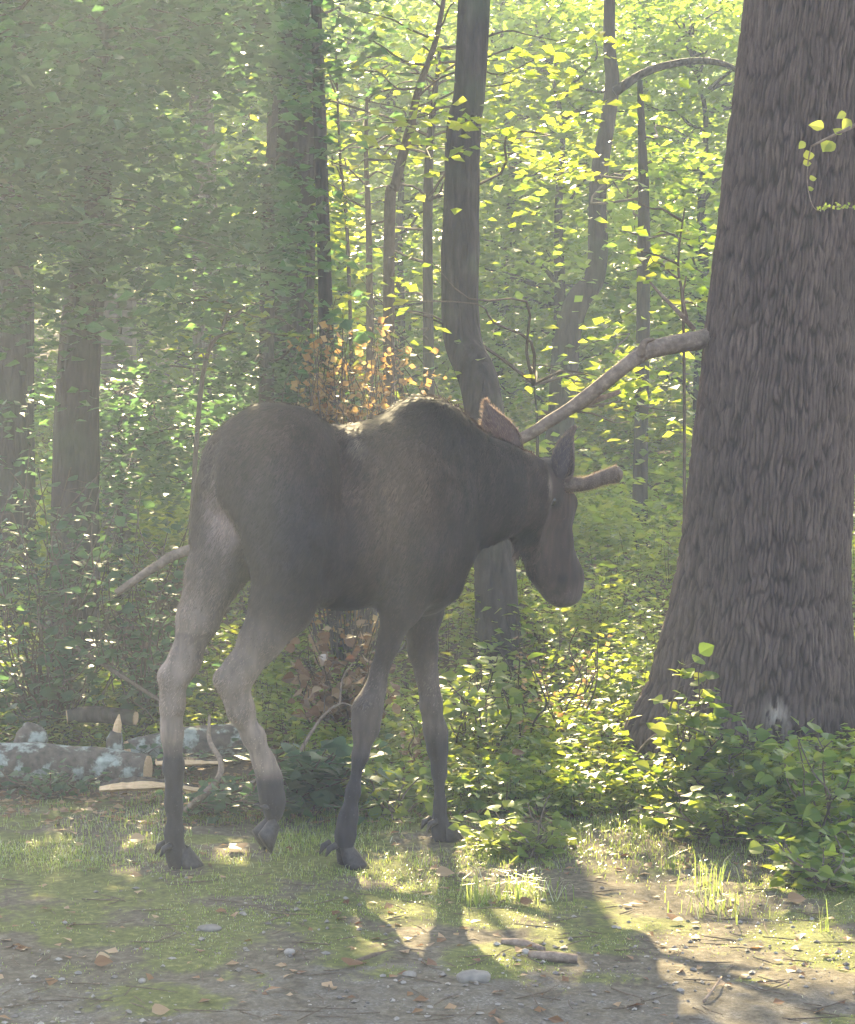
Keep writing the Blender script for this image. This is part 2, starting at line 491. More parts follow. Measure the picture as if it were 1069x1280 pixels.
# ------------------------------------------------------------------ ground
def cover(x, y):
    """moss, gravel, litter weights at a ground place"""
    n = fbm(xy3(x * 1.1, y * 1.1), 41, 4)
    edge = 7.15 + (fbm(xy3(x * .8, 0 * y), 5, 3) - .5) * .8 - 0.10 * np.clip(x, -2, 2)
    n5 = fbm(xy3(x * 4.0, y * 4.0), 43, 4)
    moss = np.clip(1 - np.abs(y - edge - .5) / 2.6, 0, 1) * .66 + .06 * (x < .3) + (n - .5) * 2.0 + (n5 - .5) * 2.0 - .08
    grav = np.clip((edge - y) / .8 + .35, 0, 1) * .50
    lit = np.clip((y - 8.9) / 1.0, 0, 1) * .8
    return np.stack([np.clip(moss, 0, 1), grav, lit], 1)
def graded(lo, hi, d0, d1, step, grow):
    a = list(np.arange(d0, d1, step)); s = step
    v = d1
    while v < hi:
        a.append(v); s *= grow; v += s
    a.append(hi); s = step; v = d0 - step; pre = []
    while v > lo:
        pre.append(v); s *= grow; v -= s
    pre.append(lo)
    return np.array(pre[::-1] + a)
gx = graded(-160, 160, -2.2, 2.2, .022, 1.09)
gy = graded(-40, 260, 5.8, 11.5, .026, 1.06)
X, Y = np.meshgrid(gx, gy, indexing='ij')
Vg = np.stack([X.ravel(), Y.ravel(), terrain(X.ravel(), Y.ravel())], 1)
ni, nj = len(gx), len(gy)
idx = np.arange(ni * nj).reshape(ni, nj)
Fq = np.stack([idx[:-1, :-1].ravel(), idx[1:, :-1].ravel(), idx[1:, 1:].ravel(), idx[:-1, 1:].ravel()], 1)
mb = MB(); mb.add(Vg, Fq, .5, cover(Vg[:, 0], Vg[:, 1])); mb.build('ground', M['ground'], smooth=True, kind='structure')

# ------------------------------------------------------------------ canopy shade map
def ellip(x, y, cx, cy, rx, ry, rot=0):
    c, s = math.cos(rot), math.sin(rot)
    u = (x - cx) * c + (y - cy) * s; v = -(x - cx) * s + (y - cy) * c
    return (u / rx) ** 2 + (v / ry) ** 2 < 1
def lit_place(gx_, gy_):
    n = fbm(xy3(gx_ * 1.6, gy_ * .8), 77, 3)
    n2 = fbm(xy3(gx_ * 3.5, gy_ * 1.6), 78, 3)
    lit = np.zeros(len(gx_), bool)
    lit |= (gx_ > -.42) & (gx_ < .75) & (gy_ > 6.9) & (gy_ < 9.2)             # strip before the moose
    lit |= ellip(gx_, gy_, 1.15, 7.02, .60, .33, -.2)
    lit |= (gx_ > -.1) & (gx_ < .6) & (gy_ > 6.75) & (gy_ < 7.7)
    lit |= (gx_ > .6) & (gx_ < .98) & (gy_ > 6.95) & (gy_ < 7.6)
    lit |= ellip(gx_, gy_, -.38, 8.55, .48, .55)                       # right-hand patch
    lit |= ellip(gx_, gy_, 1.0, 7.9, .35, .3)
    lit |= (gx_ > -.85) & (gx_ < 1.0) & (gy_ > 4.75) & (gy_ < 6.1) & (n2 > .33)           # rim light on the back
    lit |= (gy_ > 8.7) & (gy_ < 16) & (gx_ > np.where(gy_ > 9.7, -.75, -.15)) & (gx_ < 1.9) & (n2 > .31)
    lit |= (gy_ > 9.5) & (gx_ <= -.75) & (n2 > .70)
    lit |= (gy_ >= 16) & (gx_ > -1.6) & (n2 > .22)
    lit |= (gy_ >= 18) & (gx_ <= -1.6) & (n2 > .62)
    lit |= (gy_ < 4.1) & (gx_ < .3) & (n > .40)
    return lit
def cull(pos, jitter=.06, p=1.0):
    t = pos[:, 2] / SDIR[2]
    g = pos[:, :2] - SDIR[None, :2] * t[:, None] + rng.normal(0, jitter, (len(pos), 2))
    if not len(pos):
        return pos
    m = lit_place(g[:, 0], g[:, 1])
    if p < 1:
        m &= ((g[:, 1] < 9.2) | ((g[:, 0] > -.2) & (g[:, 1] < 15))) & (rng.random(len(pos)) < p)
    return pos[~m]

# ------------------------------------------------------------------ trees
def limb_path(a, b, sag=.3, n=7, seed=0):
    a = np.asarray(a, float); b = np.asarray(b, float)
    r = np.random.default_rng(seed)
    L = np.linalg.norm(b - a)
    mid = (a + b) / 2 + np.array([r.normal(0, .1), r.normal(0, .1), sag * .3]) * L
    return catmull([a, (a + mid) / 2 + r.normal(0, .04, 3) * L, mid, (mid + b) / 2 + r.normal(0, .04, 3) * L, b], 3)

def trunk_mesh(mb, pts, rad, seg=18, n=10, wob=.10, seed=0, flare=1.3):
    p = catmull(pts, n)
    rr = np.interp(np.linspace(0, 1, len(p)), np.linspace(0, 1, len(rad)), rad)
    hgt = p[:, 2] - p[0, 2]
    rr = rr * (1 + (flare - 1) * np.exp(-hgt / .25))
    tube(mb, p, rr, seg=seg, wob=wob, seed=seed, freq=3.5)
    return p

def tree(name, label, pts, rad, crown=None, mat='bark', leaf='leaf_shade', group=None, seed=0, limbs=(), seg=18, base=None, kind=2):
    """crown: list of (centre, radii, n_clusters, leaves_per_cluster, leaf_size, cluster_radius)"""
    base = np.asarray(pts[0], float) if base is None else base
    root = empty(name, base, label, 'tree', group)
    off = np.asarray(base)
    r = np.random.default_rng(seed)
    m = MB(); path = trunk_mesh(m, np.asarray(pts) - off, rad, seg=seg, seed=seed)
    m.build('trunk', M[mat], root, smooth=True)
    for lp, lr in limbs:
        m = MB(); tube(m, catmull(np.asarray(lp) - off, 6), lr, seg=8, wob=.12, seed=seed + 3)
        m.build('limb', M[mat], root, smooth=True)
    if crown:
        m = MB(); lm = MB(); got = 0
        for (c, rd, nc, nl, ls, cr) in crown:
            c = np.asarray(c, float); rd = np.asarray(rd, float)
            q = r.normal(0, 1, (nc, 3)); q = norm(q) * (r.random(nc) ** .45)[:, None]
            cc = c + q * rd
            attach = path[np.argmin(np.abs((path + off)[:, 2][:, None] - (cc[:, 2] - 0.5)[None]), axis=0)] + off
            for k in range(nc):
                pos = cc[k] + r.normal(0, 1, (nl, 3)) * np.array([cr, cr, cr * .22])
                pos = cull(pos)
                if len(pos) < nl * .12:
                    continue
                n_ = len(pos)
                leaves(m, pos - off, rdir(n_, .35), upn(n_, .45), ls * (0.7 + .6 * rng.random(n_)), kind)
                got += n_
                if k % 4 == 0:
                    bp_ = limb_path(attach[k], cc[k], .2, seed=seed * 100 + k)
                    if len(cull(bp_[3:], 0)) == len(bp_) - 3:
                        tube(lm, bp_ - off, [.030, .018, .006], seg=5)
        m.build('crown', M[leaf], root, kind='stuff')
        if lm.n:
            lm.build('branches', M[mat], root, smooth=True, kind='stuff')
    return root

def vline(px_list, y):
    """px_list of (px,py[,y]) from ground up -> points"""
    return [P(q[0], q[1], q[2] if len(q) > 2 else y) for q in px_list]
def grounded(pts):
    p = [np.array(q) for q in pts]
    p[0][2] = th(p[0][0], p[0][1]) - .05
    return p

# left and middle trunks, crowns above the frame shade the lawn
t1 = grounded(vline([(12, 640), (15, 300), (20, 0)], 14.5)); t1.append(t1[-1] + np.array([.1, .3, 5]))
tree('forest_tree', 'dark trunk cut by the left edge of the photo, leaves hanging before it', t1, [.17, .14, .13, .06],
     [((-3.6, 15.2, 7.2), (2.4, 2.2, 2.2), 150, 75, .12, .42), ((-3.2, 16.5, 5.0), (1.9, 1.6, 1.3), 90, 75, .12, .42)], seed=11)
t2 = grounded(vline([(88, 600), (98, 470), (112, 330), (125, 120), (130, -60)], 12.2)); t2.append(t2[-1] + np.array([0, .2, 3.5]))
tree('forest_tree', 'dark trunk left of the stone pillar, its upper part lost in shaded leaves', t2, [.15, .12, .10, .09, .08, .04],
     [((-2.6, 13.6, 6.6), (2.0, 2.0, 2.0), 150, 75, .11, .40), ((-1.9, 14.8, 4.9), (1.1, 1.5, 1.2), 80, 75, .11, .42)], seed=12)
t3 = grounded(vline([(262, 520), (256, 250), (248, 0)], 19)); t3.append(t3[-1] + np.array([0, .2, 4]))
tree('forest_tree', 'thin dim trunk between the left trunk and the thick leafy one', t3, [.14, .11, .10, .05],
     [((-1.9, 18.5, 8.6), (2.2, 2.0, 1.8), 130, 70, .12, .42)], seed=13)
t4 = grounded(vline([(352, 640), (362, 300), (366, 0)], 15)); t4.append(t4[-1] + np.array([.1, .3, 5]))
tree('forest_tree', 'thick brown trunk behind the rump with leaves covering its lower half', t4, [.20, .165, .155, .07],
     [((-1.0, 16.0, 7.6), (2.2, 2.2, 2.3), 190, 75, .12, .42)], seed=14)
t5 = grounded(vline([(628, 640, 12.6), (606, 520, 12.8), (578, 420, 13), (576, 300, 13), (580, 160, 13), (593, 0, 13)], 13)); t5.append(t5[-1] + np.array([.15, .3, 4.5]))
tree('forest_tree', 'slim dark trunk with a crooked foot rising behind the withers of the moose', t5, [.125, .115, .112, .108, .10, .092, .045],
     [((.1, 14.0, 8.4), (2.2, 2.0, 1.8), 130, 70, .12, .40)], seed=15)
t6 = grounded(vline([(690, 520), (712, 410), (745, 340), (748, 230), (765, 110), (762, 10)], 19)); t6.append(t6[-1] + np.array([.1, .3, 3]))
arch = vline([(768, 115), (812, 88), (870, 76), (915, 84), (935, 110)], 18.9)
tree('forest_tree', 'crooked thin trunk between the middle trunk and the oak, one arched limb', t6, [.13, .11, .09, .075, .06, .05, .02],
     [((1.6, 19.5, 7.4), (1.6, 1.6, 1.3), 70, 60, .11, .4)], seed=16, limbs=[(arch, [.045, .035, .03, .022, .012])], leaf='leaf')
# saplings
def sapling(label, pts, rad, seed, twigs=8, tl=.5, nleaf=14, ls=.075, leaf='leaf', droop=0.0, tfrom=.4, wob=.05):
    off = np.asarray(pts[0])
    root = empty('sapling', off, label, 'sapling')
    m = MB(); p = catmull(np.asarray(pts) - off, 8)
    tube(m, p, rad, seg=7, wob=wob, seed=seed); m.build('stem', M['stem'], root, smooth=True)
    r = np.random.default_rng(seed)
    lm, tm = MB(), MB()
    for k in range(twigs):
        q = p[int(len(p) * (tfrom + (1 - tfrom) * k / twigs)) if k < twigs else -1]
        a = r.random() * 6.283
        e = q + np.array([math.cos(a), math.sin(a), r.uniform(-.1, .45) - droop]) * tl * r.uniform(.6, 1.3)
        tp = limb_path(q, e, .2, seed=seed * 31 + k)
        tube(tm, tp, [.008, .003], seg=4)
        t = r.random(nleaf); ii = (t * (len(tp) - 1)).astype(int)
        pos = tp[ii] + r.normal(0, .05, (nleaf, 3)) * np.array([1.6, 1.6, .5])
        pos = cull(pos + off, .03, .95) - off; nq = len(pos)
        if nq:
            leaves(lm, pos, rdir(nq, .3), upn(nq, .35), ls * r.uniform(.7, 1.3, nq), 4)
    if tm.n:
        tm.build('twigs', M['stem'], root, kind='stuff'); lm.build('leaves', M[leaf], root, kind='stuff')
    return root
sapling('slender upright sapling stem left of the middle trunk, leafy above', grounded(vline([(463, 520), (462, 340), (458, 200), (459, 120)], 14)), [.028, .022, .015, .01], 21, 10, .6)
sapling('curving sapling that leans right as it climbs beside the middle trunk',
        grounded(vline([(487, 520), (487, 300), (495, 230), (513, 160), (524, 110), (545, 50), (560, -30)], 13.4)), [.04, .035, .028, .02, .012], 22, 14, .6, 18)
sapling('thinnest sapling, leaning, left of the upright slender one', grounded(vline([(446, 520), (436, 330), (425, 190), (420, 60)], 15)), [.016, .012, .006], 23, 9, .5)
sapling('thin forked dark stem rising left of the moose rump', grounded(vline([(225, 620), (250, 500), (278, 410), (293, 370)], 11.5)), [.016, .012, .006], 24, 7, .4)
sapling('bare thin stem at the edge of the oak trunk behind the fallen limb', grounded(vline([(858, 560), (855, 430), (848, 330), (856, 260)], 12)), [.010, .008, .004], 25, 5, .3)

# low leafy trees whose sprays hang into the frame
def spray_tree(name, label, trunkpts, rad, sprays, seed, leaf='leaf_shade', ls=.085, nl=110, cr=.28, kind=4, docull=True, lmat='bark', cp=.7):
    off = np.asarray(trunkpts[0])
    root = empty(name, off, label, 'tree')
    m = MB(); path = trunk_mesh(m, np.asarray(trunkpts) - off, rad, seg=10, seed=seed)
    m.build('trunk', M[lmat], root, smooth=True)
    lm, tm = MB(), MB(); r = np.random.default_rng(seed)
    for k, s in enumerate(sprays):
        c = np.asarray(s[:3]); sc = s[3] if len(s) > 3 else 1.0
        q = path[np.argmin(np.linalg.norm((path + off - c) * np.array([.3, .3, 1]), axis=1))] + off
        if k % 3 == 0:
            tube(tm, limb_path(q, c, .25, seed=seed * 7 + k) - off, [.012, .007, .002], seg=5)
        n_ = int(nl * sc)
        tilt = r.normal(0, .25, 2)
        g = r.normal(0, 1, (n_, 3)) * np.array([cr, cr, cr * .13]) * sc ** .5
        g[:, 2] += g[:, 0] * tilt[0] + g[:, 1] * tilt[1] - .25 * (g[:, 0] ** 2 + g[:, 1] ** 2) / cr
        pos = c + g
        if docull:
            pos = cull(pos, .02, cp)
        n_ = len(pos)
        if n_:
            leaves(lm, pos - off, rdir(n_, .3), upn(n_, .32), ls * r.uniform(.6, 1.25, n_), kind)
    tm.build('branches', M['stem'], root, kind='stuff'); lm.build('crown', M[leaf], root, kind='stuff')
    return root
r0 = np.random.default_rng(5)
def sprays(px0, px1, py0, py1, y0, y1, n, sc=1.0, fn=None, r=r0):
    out = []
    while len(out) < n:
        px, py, y = r.uniform(px0, px1), r.uniform(py0, py1), r.uniform(y0, y1)
        if fn is None or fn(px, py):
            out.append((*P(px, py, y), sc * r.uniform(.7, 1.3)))
    return out
def lefthole(px, py):
    if ((px - 255) / 60) ** 2 + ((py - 215) / 50) ** 2 < 1: return False
    if ((px - 205) / 40) ** 2 + ((py - 130) / 40) ** 2 < 1: return False
    if ((px - 152) / 38) ** 2 + ((py - 402) / 58) ** 2 < 1: return False
    return py < 330 - 0.25 * px + 60 * math.sin(px / 40.) + (60 if px > 160 else 0)
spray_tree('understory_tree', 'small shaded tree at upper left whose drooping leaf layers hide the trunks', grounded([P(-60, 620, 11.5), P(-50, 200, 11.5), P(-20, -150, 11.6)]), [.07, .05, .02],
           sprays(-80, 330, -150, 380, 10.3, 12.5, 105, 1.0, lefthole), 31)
spray_tree('understory_tree', 'leafy young tree growing in front of the thick trunk behind the rump', grounded([P(330, 640, 12.6), P(335, 300, 12.6), P(345, 120, 12.7)]), [.05, .04, .015],
           sprays(300, 400, 200, 500, 12.0, 13.4, 75, .7), 32, ls=.07, cr=.24, cp=.95)
spray_tree('understory_tree', 'upper spray tree hanging leaves across the top between two trunks', grounded([P(420, 560, 13.6), P(400, 150, 13.6), P(390, -150, 13.8)]), [.05, .04, .015],
           sprays(150, 420, -120, 80, 12.5, 14.5, 50, 1.0), 33)
spray_tree('understory_tree', 'sunlit maple with flat leaf layers either side of the middle trunk top', grounded([P(540, 560, 15.6), P(535, 250, 15.6), P(550, 60, 15.6)]), [.045, .035, .012],
           sprays(395, 720, 40, 250, 14.4, 17.0, 46, .9) + sprays(500, 680, 90, 210, 12.2, 12.8, 7, .5) + sprays(400, 560, 240, 420, 14.5, 16.5, 16, .7), 34, leaf='leaf', ls=.095, nl=75, cr=.29, cp=.93)
spray_tree('understory_tree', 'bright low maple with tiered leaves right of the middle trunk foot', grounded([P(670, 640, 13.6), P(672, 560, 13.6), P(668, 480, 13.6)]), [.012, .010, .004],
           sprays(605, 860, 395, 530, 12.6, 15.0, 20, .7) + sprays(420, 560, 300, 480, 12.0, 14, 12, .6), 35, leaf='leaf', ls=.085, nl=70, cr=.24, cp=.88)
spray_tree('understory_tree', 'low shaded bushy tree hiding the base of the stone pillar', grounded([P(150, 640, 14.3), P(150, 540, 14.3), P(152, 470, 14.3)]), [.02, .015, .005],
           sprays(60, 330, 455, 600, 12.8, 15.0, 50, .8), 37, ls=.07)
spray_tree('understory_tree', 'dim green tree filling the gap between crooked trunk and oak', grounded([P(800, 520, 17), P(805, 300, 17), P(800, 100, 17)]), [.06, .05, .02],
           sprays(640, 930, 180, 440, 16.5, 20.5, 38, .9), 36, leaf='leaf_far', ls=.09, kind=2, nl=80, cr=.33, cp=.9)

# background forest: three shared trees with their own crown and trunk
def proto_tree(seed, H, spread, nc, nl, ls):
    r = np.random.default_rng(seed)
    tm, cm = MB(), MB()
    pts = [np.array([0, 0, -.3])]
    for k in range(1, 6):
        pts.append(np.array([r.normal(0, .12) * k * .4, r.normal(0, .12) * k * .4, H * k / 5.5]))
    p = trunk_mesh(tm, pts, [.11, .09, .07, .05, .03, .012], seg=9, n=5, seed=seed)
    for k in range(nc):
        t = r.uniform(.12, 1.0) if k > 14 else r.uniform(.85, 1.0)
        q = p[int(t * (len(p) - 1))]
        a = r.random() * 6.283
        L = spread * (1.15 - .75 * t) * r.uniform(.3, 1)
        c = q + np.array([math.cos(a) * L, math.sin(a) * L, r.uniform(-.2, .6)])
        if k % 3 == 0:
            tube(tm, limb_path(q, c, .2, seed=seed * 9 + k), [.03, .015, .006], seg=4, cap=False)
        g = r.normal(0, 1, (nl, 3)) * np.array([.42, .42, .10])
        leaves(cm, c + g, rdir(nl, .35), upn(nl, .4), ls * r.uniform(.6, 1.3, nl), 2)
    return tm.mesh('trunk', M['bark'], True), cm.mesh('crown', M['leaf_far'])
protos = [proto_tree(50, 7.5, 2.0, 120, 70, .125), proto_tree(51, 9.0, 2.4, 150, 70, .13), proto_tree(52, 6.0, 1.8, 100, 65, .12)]
rb = np.random.default_rng(99)
spots = []
for (px, y, k, s) in [(30, 23, 0, .9), (180, 26, 1, .9), (300, 22.5, 2, 1), (420, 25, 0, 1), (500, 21.5, 2, .9), (620, 24, 0, .95), (700, 22, 2, 1.0),
                      (800, 25.5, 0, 1), (880, 22.5, 2, 1), (960, 27, 0, 1.05), (1080, 24, 2, 1.1), (-90, 22, 2, 1)]:
    spots.append((P(px, 400, y)[0], y, k, s * (.84 if 480 < px < 900 else .9)))
for row, (y, n, s) in enumerate([(30, 8, .9), (36, 9, .95), (43, 10, 1.05), (51, 12, 1.15)]):
    W = y * .30 + 3
    for i in range(n):
        spots.append((-W + 2 * W * (i + rb.uniform(.2, .8)) / n, y + rb.uniform(-2, 2), int(rb.integers(0, 3)), s * rb.uniform(.85, 1.15)))
for i, (x, y, k, s) in enumerate(spots):
    root = empty('woodland_tree', (x, y, th(x, y)), 'bright backlit green tree in the far forest behind the nearer trunks', 'tree', 'trees of the far forest')
    if x < -2.5 and y < 30:
        root['label'] = 'shaded green tree in the far forest on the left side'; root['group'] = 'far trees on the shaded side'
    root.rotation_euler = (0, 0, rb.uniform(-.8, .8))
    root.scale = (s, s, s)
    for nm, me in zip(('trunk', 'crown'), protos[k]):
        o = bpy.data.objects.new(nm, me); COL.objects.link(o); o.parent = root
        if nm == 'crown':
            o['kind'] = 'stuff'
# far-off wood that reads as one mass
fw = MB(); nf = 60000
fx, fy = rb.uniform(-38, 38, nf), rb.uniform(58, 75, nf)
fz = terrain(fx, fy) + 21 * rb.random(nf) ** .8 * (0.75 + .5 * fbm(xy3(fx * .2, fy * .2), 9, 3))
nn = fbm(np.stack([fx * .5, fy * .5, fz * .6], 1), 90, 3)
kk = nn > .41
fp = np.stack([fx, fy, fz], 1)[kk]
leaves(fw, fp, rdir(len(fp), .4), upn(len(fp), .6), .42, 2)
fo = fw.build('distant_woods', M['leaf_far'], kind='stuff'); tag(fo, 'far-off mass of pale green woods closing the view', 'woods')

# ------------------------------------------------------------------ undergrowth (one mass of low plants)
def undergrowth():
    ug = MB(); st = MB()
    n = 9500
    y = 9.15 + 20 * rb.random(n) ** 1.55
    x = (rb.random(n) * 2 - 1) * (y * .25 + .8)
    dens = fbm(xy3(x * .9, y * .7), 61, 3)
    edge = 9.35 + (fbm(xy3(x * 1.1, 0 * y), 62, 2) - .5) * .9 + np.where(x < -.6, .9, 0) - np.where((x > .1), .25, 0)
    ok = (y > edge) & (dens > .30 - .07 * (x > 0)) & ~((x > .85) & (x < 1.95) & (y > 9.75) & (y < 10.75))
    # leaf-litter slope stays open at left
    ok &= ~((x < -1.3) & (y > 12.2) & (y < 15) & (dens < .55))
    x, y, dens = x[ok], y[ok], dens[ok]
    z = terrain(x, y)
    tall = .10 + .9 * np.clip(dens - .3, 0, 1) * np.clip((y - 9) / 3.0, .28, 1.5) * rb.uniform(.5, 1.6, len(x))
    for i in range(len(x)):
        h = tall[i]
        tiers = 2 + int(h * 5)
        lean = rb.normal(0, .12, 2)
        far = y[i] > 15
        per = 5 if far else 7
        t = np.repeat(np.linspace(.35, 1, tiers), per)
        m = len(t)
        a = rb.random(m) * 6.283
        rr = rb.uniform(.02, .20, m) * (1.25 - .5 * t) * (0.5 + h)
        pos = np.stack([x[i] + lean[0] * t * h + np.cos(a) * rr, y[i] + lean[1] * t * h + np.sin(a) * rr, z[i] + h * t + rb.normal(0, .02, m)], 1)
        d = np.stack([np.cos(a), np.sin(a), rb.normal(-.05, .3, m)], 1)
        ls = (.075 if far else .052) * rb.uniform(.6, 1.4, m) * (1 if far else rb.uniform(.75, 1.25))
        UG.append((pos, d, ls, far))
        if not far and i % 2 == 0:
            STM.append((np.array([x[i], y[i], z[i] - .02]), np.array([x[i] + lean[0] * h, y[i] + lean[1] * h, z[i] + h])))
UG, STM = [], []
undergrowth()
um = MB()
for far in (False, True):
    ps = np.concatenate([u[0] for u in UG if u[3] == far]); ds = np.concatenate([u[1] for u in UG if u[3] == far]); ls = np.concatenate([u[2] for u in UG if u[3] == far])
    leaves(um, ps, ds, upn(len(ps), .3), ls, 2 if far else 4)
o = um.build('undergrowth', M['leaf'], kind='stuff'); tag(o, 'dense low leafy undergrowth covering the forest floor', 'undergrowth')
sm = MB()
for a, b in STM:
    tube(sm, np.array([a, (a + b) / 2 + rb.normal(0, .01, 3), b]), [.003, .0015], seg=3, cap=False)
o = sm.build('undergrowth_stems', M['stem'], kind='stuff'); tag(o, 'thin brown stems inside the low undergrowth', 'undergrowth')

# ------------------------------------------------------------------ the big oak
def voro(u, v, per_u, seed):
    iu, iv = np.floor(u).astype(np.int64), np.floor(v).astype(np.int64)
    f1 = np.full(u.shape, 9.); f2 = np.full(u.shape, 9.); cid = np.zeros(u.shape)
    for a in (-1, 0, 1):
        for b in (-1, 0, 1):
            cu, cv = iu + a, iv + b
            w = cu % per_u
            du = cu + .15 + .7 * _hash(w, cv, w * 0, seed) - u; dv = cv + .1 + .8 * _hash(w, cv, w * 0 + 7, seed) - v
            d = np.sqrt(du * du + dv * dv)
            n_ = d < f1
            f2 = np.where(n_, f1, np.minimum(f2, d)); cid = np.where(n_, _hash(w, cv, w * 0 + 3, seed), cid); f1 = np.where(n_, d, f1)
    return f1, f2, cid
def oak():
    D = 10.25
    prof = [(1000, 928, 10.0), (960, 932, 1), (905, 940, 1), (850, 947, 1), (760, 953, 1), (640, 962, 1), (400, 980, 1), (200, 1000, 1), (0, 1023, 1)]
    left = [775, 786, 790, 816, 838, 857, 884, 908, 932]
    c = np.array([P(q[1], q[0], D) for q in prof]); l = np.array([P(left[i], prof[i][0], D) for i in range(len(prof))])
    rad = c[:, 0] - l[:, 0]
    zb = th(c[0, 0], D)
    zs = c[:, 2]
    o_ = np.array([c[0, 0], D, zb])
    nz, na = 420, 760
    top = P(0, -60, D)[2]
    z = np.concatenate([np.linspace(zb - .12, top, nz), np.linspace(top, 11, 30)[1:]])
    order = np.argsort(zs)
    cx = np.interp(z, zs[order], c[order, 0]); cx = np.where(z > zs.max(), c[-1, 0] + (z - zs.max()) * (c[-1, 0] - c[-2, 0]) / (c[-1, 2] - c[-2, 2]) * .5, cx)
    rr = np.interp(z, zs[order], rad[order]); rr = np.where(z > zs.max(), rr * np.clip(1 - (z - zs.max()) * .07, .35, 1), rr)
    flare = np.clip((.95 - (z - zb)) / .95, 0, 1)
    rr_core = np.minimum(rr, .36 + .05 * flare)
    A = np.arange(na) / na * 2 * np.pi
    ZZ, AA = np.meshgrid(z, A, indexing='ij')
    RB = np.broadcast_to(rr[:, None], ZZ.shape).copy()
    FL = flare[:, None]
    RC = rr_core[:, None]
    # buttress roots at chosen headings
    lob = 0
    for ang, w, k in ((math.pi + .12, .42, 1.0), (-2.05, .36, .55), (-1.15, .36, .5), (-.2, .4, .55), (.9, .4, .8), (2.2, .4, .8)):
        da = (AA - ang + np.pi) % (2 * np.pi) - np.pi
        lob = np.maximum(lob, k * np.exp(-(da / w) ** 2))
    RADI = RC + (RB - RC) * lob + .05 * FL * lob
    uu = AA / (2 * np.pi) * 136 + (fbm(np.stack([np.cos(AA).ravel() * 2, np.sin(AA).ravel() * 2, ZZ.ravel() * 2.5], 1), 5, 3).reshape(ZZ.shape) - .5) * 3.0
    vv = ZZ / .17 + (fbm(np.stack([np.cos(AA).ravel() * 3, np.sin(AA).ravel() * 3, ZZ.ravel() * 3], 1), 6, 2).reshape(ZZ.shape) - .5) * 2
    uu = uu + (fbm(np.stack([np.cos(AA).ravel() * 9, np.sin(AA).ravel() * 9, ZZ.ravel() * 9], 1), 16, 3).reshape(ZZ.shape) - .5) * 1.8
    f1, f2, cid = voro(uu, vv, 136, 4)
    fine = fbm(np.stack([np.cos(AA).ravel() * 22, np.sin(AA).ravel() * 22, ZZ.ravel() * 18], 1), 8, 3).reshape(ZZ.shape)
    e = np.clip((f2 - f1) / .42 + (fine - .5) * .7, 0, 1)
    disp = (e ** .7) * .016 + (cid - .5) * .008 + (fine - .5) * .014
    RADI = RADI + disp - .012
    Xo = cx[:, None] + np.cos(AA) * RADI - o_[0]; Yo = D + np.sin(AA) * RADI * .95 - o_[1]; Zo = ZZ - zb
    V = np.stack([Xo.ravel(), Yo.ravel(), Zo.ravel()], 1)
    plate = np.array([.128, .092, .078]); fur = np.array([.050, .031, .025])
    t = np.clip(e * 1.3 + (fine - .5) * .8, 0, 1).ravel()[:, None]
    C = fur * (1 - t) + plate * t * (0.8 + .4 * cid.ravel()[:, None])
    # a pale scar near the foot
    sx, sz = P(968, 895, 9.9)[0] - o_[0], P(968, 895, 9.9)[2] - zb
    sc = np.exp(-(((V[:, 0] - sx) / .045) ** 2 + ((V[:, 2] - sz) / .07) ** 2)) * (V[:, 1] < 0) * (fine.ravel() > .42)
    C = C * (1 - sc[:, None]) + np.array([.42, .36, .31]) * sc[:, None]
    m = len(z)
    a = (np.arange(m - 1)[:, None] * na + np.arange(na)[None]).ravel(); b = (np.arange(m - 1)[:, None] * na + (np.arange(na)[None] + 1) % na).ravel()
    F = np.stack([a, b, b + na, a + na], 1)
    root = empty('oak_tree', o_, 'massive grey-brown furrowed oak trunk with flared roots at the right', 'tree')
    mb = MB(); mb.add(V, F, .5, C); mb.build('trunk', M['oak'], root, smooth=True)
    top3 = np.array([cx[-1], D, 11.])
    r = np.random.default_rng(3)
    cm, lm = MB(), MB()
    for k in range(9):
        a_ = k * .7 + r.uniform(-.2, .2)
        e_ = top3 + np.array([math.cos(a_) * 3.6, math.sin(a_) * 3.6, r.uniform(-2.5, 1.5)])
        s_ = np.array([cx[-8] if k % 2 else cx[-3], D, z[-8] if k % 2 else z[-3]])
        lp = limb_path(s_, e_, .25, seed=700 + k)
        tube(lm, lp - o_, [.11, .07, .03], seg=8, wob=.1)
        for j in range(17):
            q = lp[r.integers(4, len(lp))] + r.normal(0, .75, 3) * np.array([1, 1, .6])
            pos = cull(q + r.normal(0, 1, (60, 3)) * np.array([.45, .45, .15]))
            if len(pos):
                leaves(cm, pos - o_, rdir(len(pos), .35), upn(len(pos), .4), .13, 2)
    lm.build('limbs', M['bark'], root, smooth=True, kind='stuff'); cm.build('crown', M['leaf_shade'], root, kind='stuff')
    return root
oak()

# ------------------------------------------------------------------ moose
HEAD = R(29)
hx = np.array([math.cos(HEAD), math.sin(HEAD), 0]); lx = np.array([-math.sin(HEAD), math.cos(HEAD), 0])
ORG = np.array([-.34, 8.43, 0.0])
def plane_hit(px, py, org, d):
    rr = ray(px, py); nrm = np.array([-d[1], d[0], 0])
    o = np.array([0, 0, CAM_H]); t = np.dot(org - o, nrm) / np.dot(rr, nrm)
    return o + rr * t
def loc(w):
    w = w - ORG
    return np.array([np.dot(w, hx), np.dot(w, lx), w[2]])
def B(px, py, lat=0.0):
    return loc(plane_hit(px, py, ORG + lx * lat, hx))
HY = R(46); hh = np.array([math.cos(HY), math.sin(HY), 0]); hl = np.array([-math.sin(HY), math.cos(HY), 0])
HORG = plane_hit(640, 610, ORG, hx)
def Hd(px, py, lat=0.0):
    return loc(plane_hit(px, py, HORG + hl * lat, hh))

